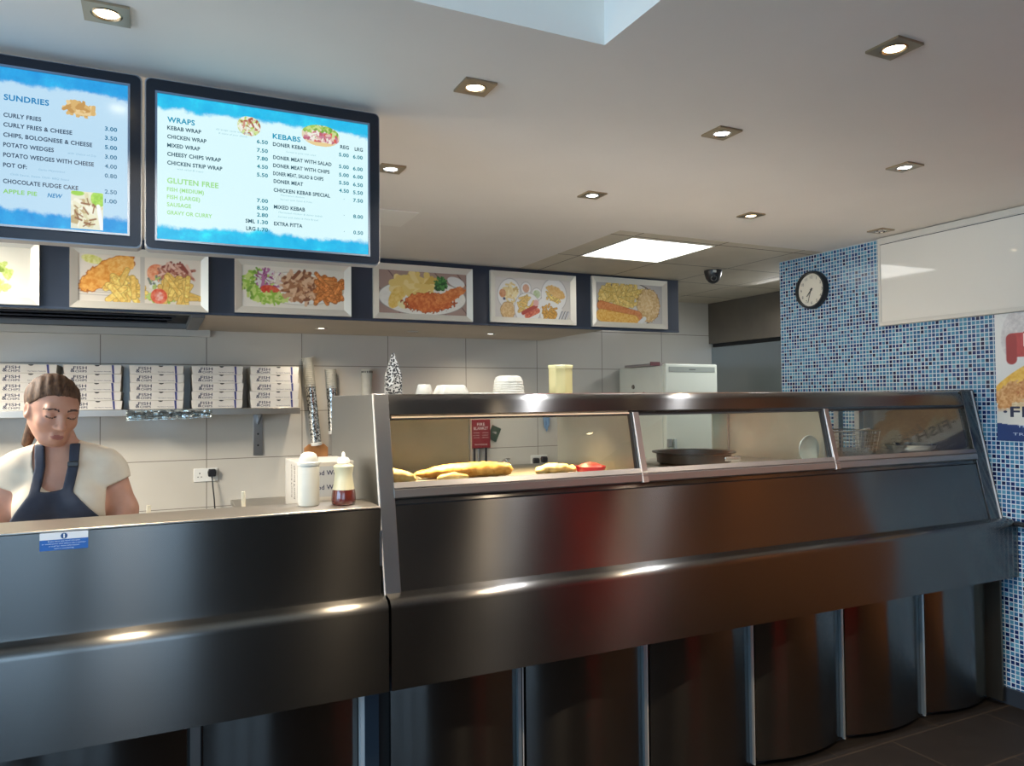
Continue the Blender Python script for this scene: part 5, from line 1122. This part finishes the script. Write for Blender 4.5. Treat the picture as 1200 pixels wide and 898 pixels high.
# head frame
psi, th, rl = math.radians(23), math.radians(17), math.radians(-5)
HF = np.array((math.sin(psi)*math.cos(th), -math.cos(psi)*math.cos(th), -math.sin(th))); HA = np.array((math.cos(psi), math.sin(psi), 0)); HC = np.cross(HF, HA)
HC = HC if HC[2] > 0 else -HC
HA2 = HA*math.cos(rl)+HC*math.sin(rl); HC = HC*math.cos(rl)-HA*math.sin(rl); HA = HA2
H0 = np.array((-.297, 2.792, 1.388)); HS = .96
def headco(P):
    dx, dy, dz = P[0]-H0[0], P[1]-H0[1], P[2]-H0[2]
    return [(dx*v[0]+dy*v[1]+dz*v[2])/HS for v in (HA, HF, HC)]
def head(P):
    Q = headco(P)
    d = sd_ell(Q, (0, -.012, .020), (.073, .094, .078))
    d = smin(d, sd_ell(Q, (0, .022, -.038), (.057, .063, .076)), .03)
    d = smin(d, sd_ell(Q, (0, .052, -.092), (.030, .026, .022)), .022)
    for x in (-1, 1):
        d = smin(d, sd_ell(Q, (x*.036, .052, -.030), (.023, .024, .022)), .02)
        d = smin(d, sd_cap(Q, (x*.050, -.005, -.050), (x*.026, .046, -.090), .015, .013), .025)
    d = smin(d, sd_cap(Q, (-.034, .073, .020), (.034, .073, .020), .015), .014)
    for x in (-1, 1): d = smax(d, -sd_ell(Q, (x*.031, .098, -.001), (.019, .018, .012)), .012)
    for x in (-1, 1): d = smin(d, sd_ell(Q, (x*.031, .070, -.003), (.0165, .0160, .0125)), .005)
    d = smin(d, sd_cap(Q, (0, .082, .006), (0, .104, -.034), .008, .0115), .010)
    for x in (-1, 1): d = smin(d, sd_ell(Q, (x*.0115, .092, -.038), (.0085, .010, .0075)), .006)
    d = smax(d, -sd_cap(Q, (-.020, .0925, -.0705), (.020, .0925, -.0705), .0022), .004)
    d = smin(d, sd_cap(Q, (-.014, .0815, -.0655), (.014, .0815, -.0655), .0075, .0075), .006)
    d = smin(d, sd_cap(Q, (-.012, .0785, -.0765), (.012, .0785, -.0765), .0080, .0080), .006)
    for x in (-1, 1):
        e = sd_ell(Q, (x*.073, -.008, -.010), (.010, .020, .031)); e = smax(e, -sd_ell(Q, (x*.082, -.004, -.006), (.008, .011, .018)), .005); d = smin(d, e, .006)
    return d
def neck(P):
    d = sd_cap(P, (-.287, 2.862, 1.20), (-.296, 2.840, 1.335), .053, .049)
    for x in (-.300, -.268): d = smin(d, sd_cap(P, (x, 2.803, 1.208), (x+(-.022 if x < -.29 else .018), 2.822, 1.300), .009, .010), .018)
    return d
dT, dA, dN = trunk(P), arms(P), neck(P)
tors = smin(dT, dA, .03); tn = smin(tors, dN, .035); body = smin(tn, head(P), .006)
dL = legs(P); full = smin(smin(body, dL, .05), hands(P), .01)
def mott_skin():
    m = mat('skin', s(186, 138, 114), .55); ns, ls, b = nodes(m); tc = ns.new('ShaderNodeTexCoord'); f = noise(ns, ls, 14, 4, tc.outputs['Object'])
    ls.new(ramp(ns, ls, f, [(.3, s(178, 126, 102)), (.7, s(192, 144, 120))]), b.inputs['Base Color']); b.inputs['Subsurface Weight'].default_value = .12; b.inputs['Subsurface Radius'].default_value = (.01, .004, .002); return m
def body_faces(C):
    Q = [((C-H0)@v)/HS for v in (HA, HF, HC)]; a, b_, c_ = Q; out = np.zeros(len(C))
    near = (np.abs(a) < .1) & (b_ > .04) & (np.abs(c_) < .13)
    lip = near & (b_ > .070) & (np.abs(a) < .021-np.abs(c_+.0715)*1.2) & (c_ < -.0635) & (c_ > -.0800); out[lip] = 1
    for x in (-1, 1):
        ex = a*x-.031; br_ = near & (np.abs(ex) < .020) & (np.abs(c_-(.0205+.003-.007*(ex/.02)**2)) < .0030) & (b_ > .05); out[br_] = 2
        ln = near & (np.abs(ex) < .0155) & (np.abs(c_-(-.0075+.004*(ex/.0155)**2)) < .0024) & (b_ > .05); out[ln] = 2
    return out
person = sdf_obj('person', full, AX, [mott_skin(), mat('lips', s(158, 98, 88), .55), mat('brow and lash', s(66, 44, 36), .6)], None, body_faces)
tag(person, 'woman in cream t-shirt and navy apron looking down behind the service counter', 'person')
# t-shirt
tee = smin(dT, dA, .035)-.009-.0014*np.sin(70*P[0]+40*P[2])*np.sin(55*P[2]-30*P[0]+20*P[1])
arm_cut = np.minimum(1e3, 0)
zc = P[2]-(1.143+.42*(np.abs(P[0]+.275)-.16)); inner = np.abs(P[0]+.275)-.128
sleeve = smax(-zc, inner*0+(.0), .001)*0
cut_arm = np.where(inner > 0, -zc+0*P[1], -1.0)                       # arms below the hem of the sleeve are bare
tee = np.maximum(tee, np.where((inner+0*P[1]+0*P[2]) > 0, cut_arm, -1.0))
scoop = np.maximum(np.sqrt(((P[0]+.292)/.062)**2+((P[2]-1.245)/.118)**2)-1, (P[1]-2.86)/.1)*.06
hole = sd_ell(P, (-.290, 2.835, 1.285), (.062, .075, .065))
tee = np.maximum(tee, -np.minimum(scoop, hole)+0*P[1]); tee = np.maximum(tee, .80-P[2])
TEE = mottled('cream cotton', s(214, 200, 178), s(206, 190, 168), 16, .85, .25)
sdf_obj('t_shirt', tee, AX, TEE, person)
# apron
shell = smin(dT, dA*1+.012, .02)-.017
zz = P[2]; topz = 1.140-.012*np.cos((P[0]+.301)/.05*PI/2)
halfw = .047+np.clip(1.14-zz, 0, .3)*.78; bib = np.maximum(np.abs(P[0]+.296-.12*np.clip(1.14-zz, 0, .1))-halfw, zz-topz); bib = np.maximum(bib, P[1]-2.87)
bib = np.maximum(bib, .50-zz)
low = np.maximum(np.maximum(dL, -9)-.03, 0)*0
st1 = sd_cap([P[0], P[1]*0+0.0, P[2]], (-.340, 0, 1.125), (-.330, 0, 1.205), .014); st1 = np.minimum(st1, sd_cap([P[0], P[1]*0, P[2]], (-.330, 0, 1.205), (-.338, 0, 1.31), .014))
st2 = sd_cap([P[0], P[1]*0, P[2]], (-.252, 0, 1.125), (-.238, 0, 1.205), .015); st2 = np.minimum(st2, sd_cap([P[0], P[1]*0, P[2]], (-.238, 0, 1.205), (-.236, 0, 1.31), .014))
stz = np.maximum(np.maximum(np.minimum(st1, st2), zz-1.275), P[1]-2.90)
shell2 = smin(smin(dT, dN, .035), dT, .01)-.0155
skirt = np.maximum(smin(dT, dL, .06)-.02, np.maximum(np.maximum(zz-.95, .5-zz), P[1]-2.94))
apr = np.minimum(np.maximum(shell, bib), np.maximum(shell2, stz)); apr = np.minimum(apr, skirt)
ap = sdf_obj('apron', apr, AX, mottled('navy apron cloth', s(38, 44, 58), s(48, 54, 68), 24, .85, .3), person)
ys = [v_.co.y for v_ in ap.data.vertices if abs(v_.co.x+.238) < .01 and abs(v_.co.z-1.212) < .008]
yf = min(ys) if ys else 2.776
MB().box(-.254, -.222, yf-.003, yf+.008, 1.203, 1.220).build('strap_buckle', BLACKP, person, bevel=.003)
tr = np.maximum(smin(dL, np.maximum(dT, zz-.9), .05)-.008, np.maximum(zz-.86, .10-zz)); sdf_obj('trousers', tr, AX, mat('dark trousers', s(40, 40, 46), .8), person)
sh_ = np.maximum(dL-.006, zz-.085); sdf_obj('shoes', sh_, AX, mat('black shoe', s(30, 28, 28), .6), person)
# hair
AH = axes(-.42, -.16, 2.66, 2.96, 1.20, 1.53, .0036); PH = mesh_p(AH); QH = headco(PH)
hair = sd_ell(QH, (0, -.024, .027), (.0798, .1035, .0855)); strand = .0016*np.sin(QH[0]*260+np.sin(QH[1]*40)*2)*(np.clip(QH[2]*20, 0, 1))
hair = hair+strand
part_ = .70*QH[1]-QH[2]+.016-.55*np.clip(np.abs(QH[0])-.050, 0, 1)+1.2*np.clip(np.abs(QH[0])-.02, 0, .03)**1.0*.10; part_ = part_+.0022*np.sin(QH[0]*330+3*np.sin(QH[0]*90)); hair = smax(hair, part_, .005)
hair = smin(hair, sd_cap(QH, (0, -.105, .02), (-.004, -.118, -.02), .030, .026), .03)
hair = smin(hair, sd_cap(QH, (-.004, -.118, -.02), (-.030, -.085, -.150), .026, .016), .02)
hm = mat('brown hair', s(92, 66, 48), .7, spec=.25); ns, ls, b = nodes(hm); tc = ns.new('ShaderNodeTexCoord'); mp = ns.new('ShaderNodeMapping'); mp.inputs['Scale'].default_value = (150, 18, 60); ls.new(tc.outputs['Object'], mp.inputs[0]); f = noise(ns, ls, 1, 4, mp.outputs[0]); ls.new(ramp(ns, ls, f, [(.3, s(56, 39, 29)), (.7, s(100, 73, 53))]), b.inputs['Base Color']); bump(ns, ls, b, f, .5)
sdf_obj('hair', hair, AH, hm, person)
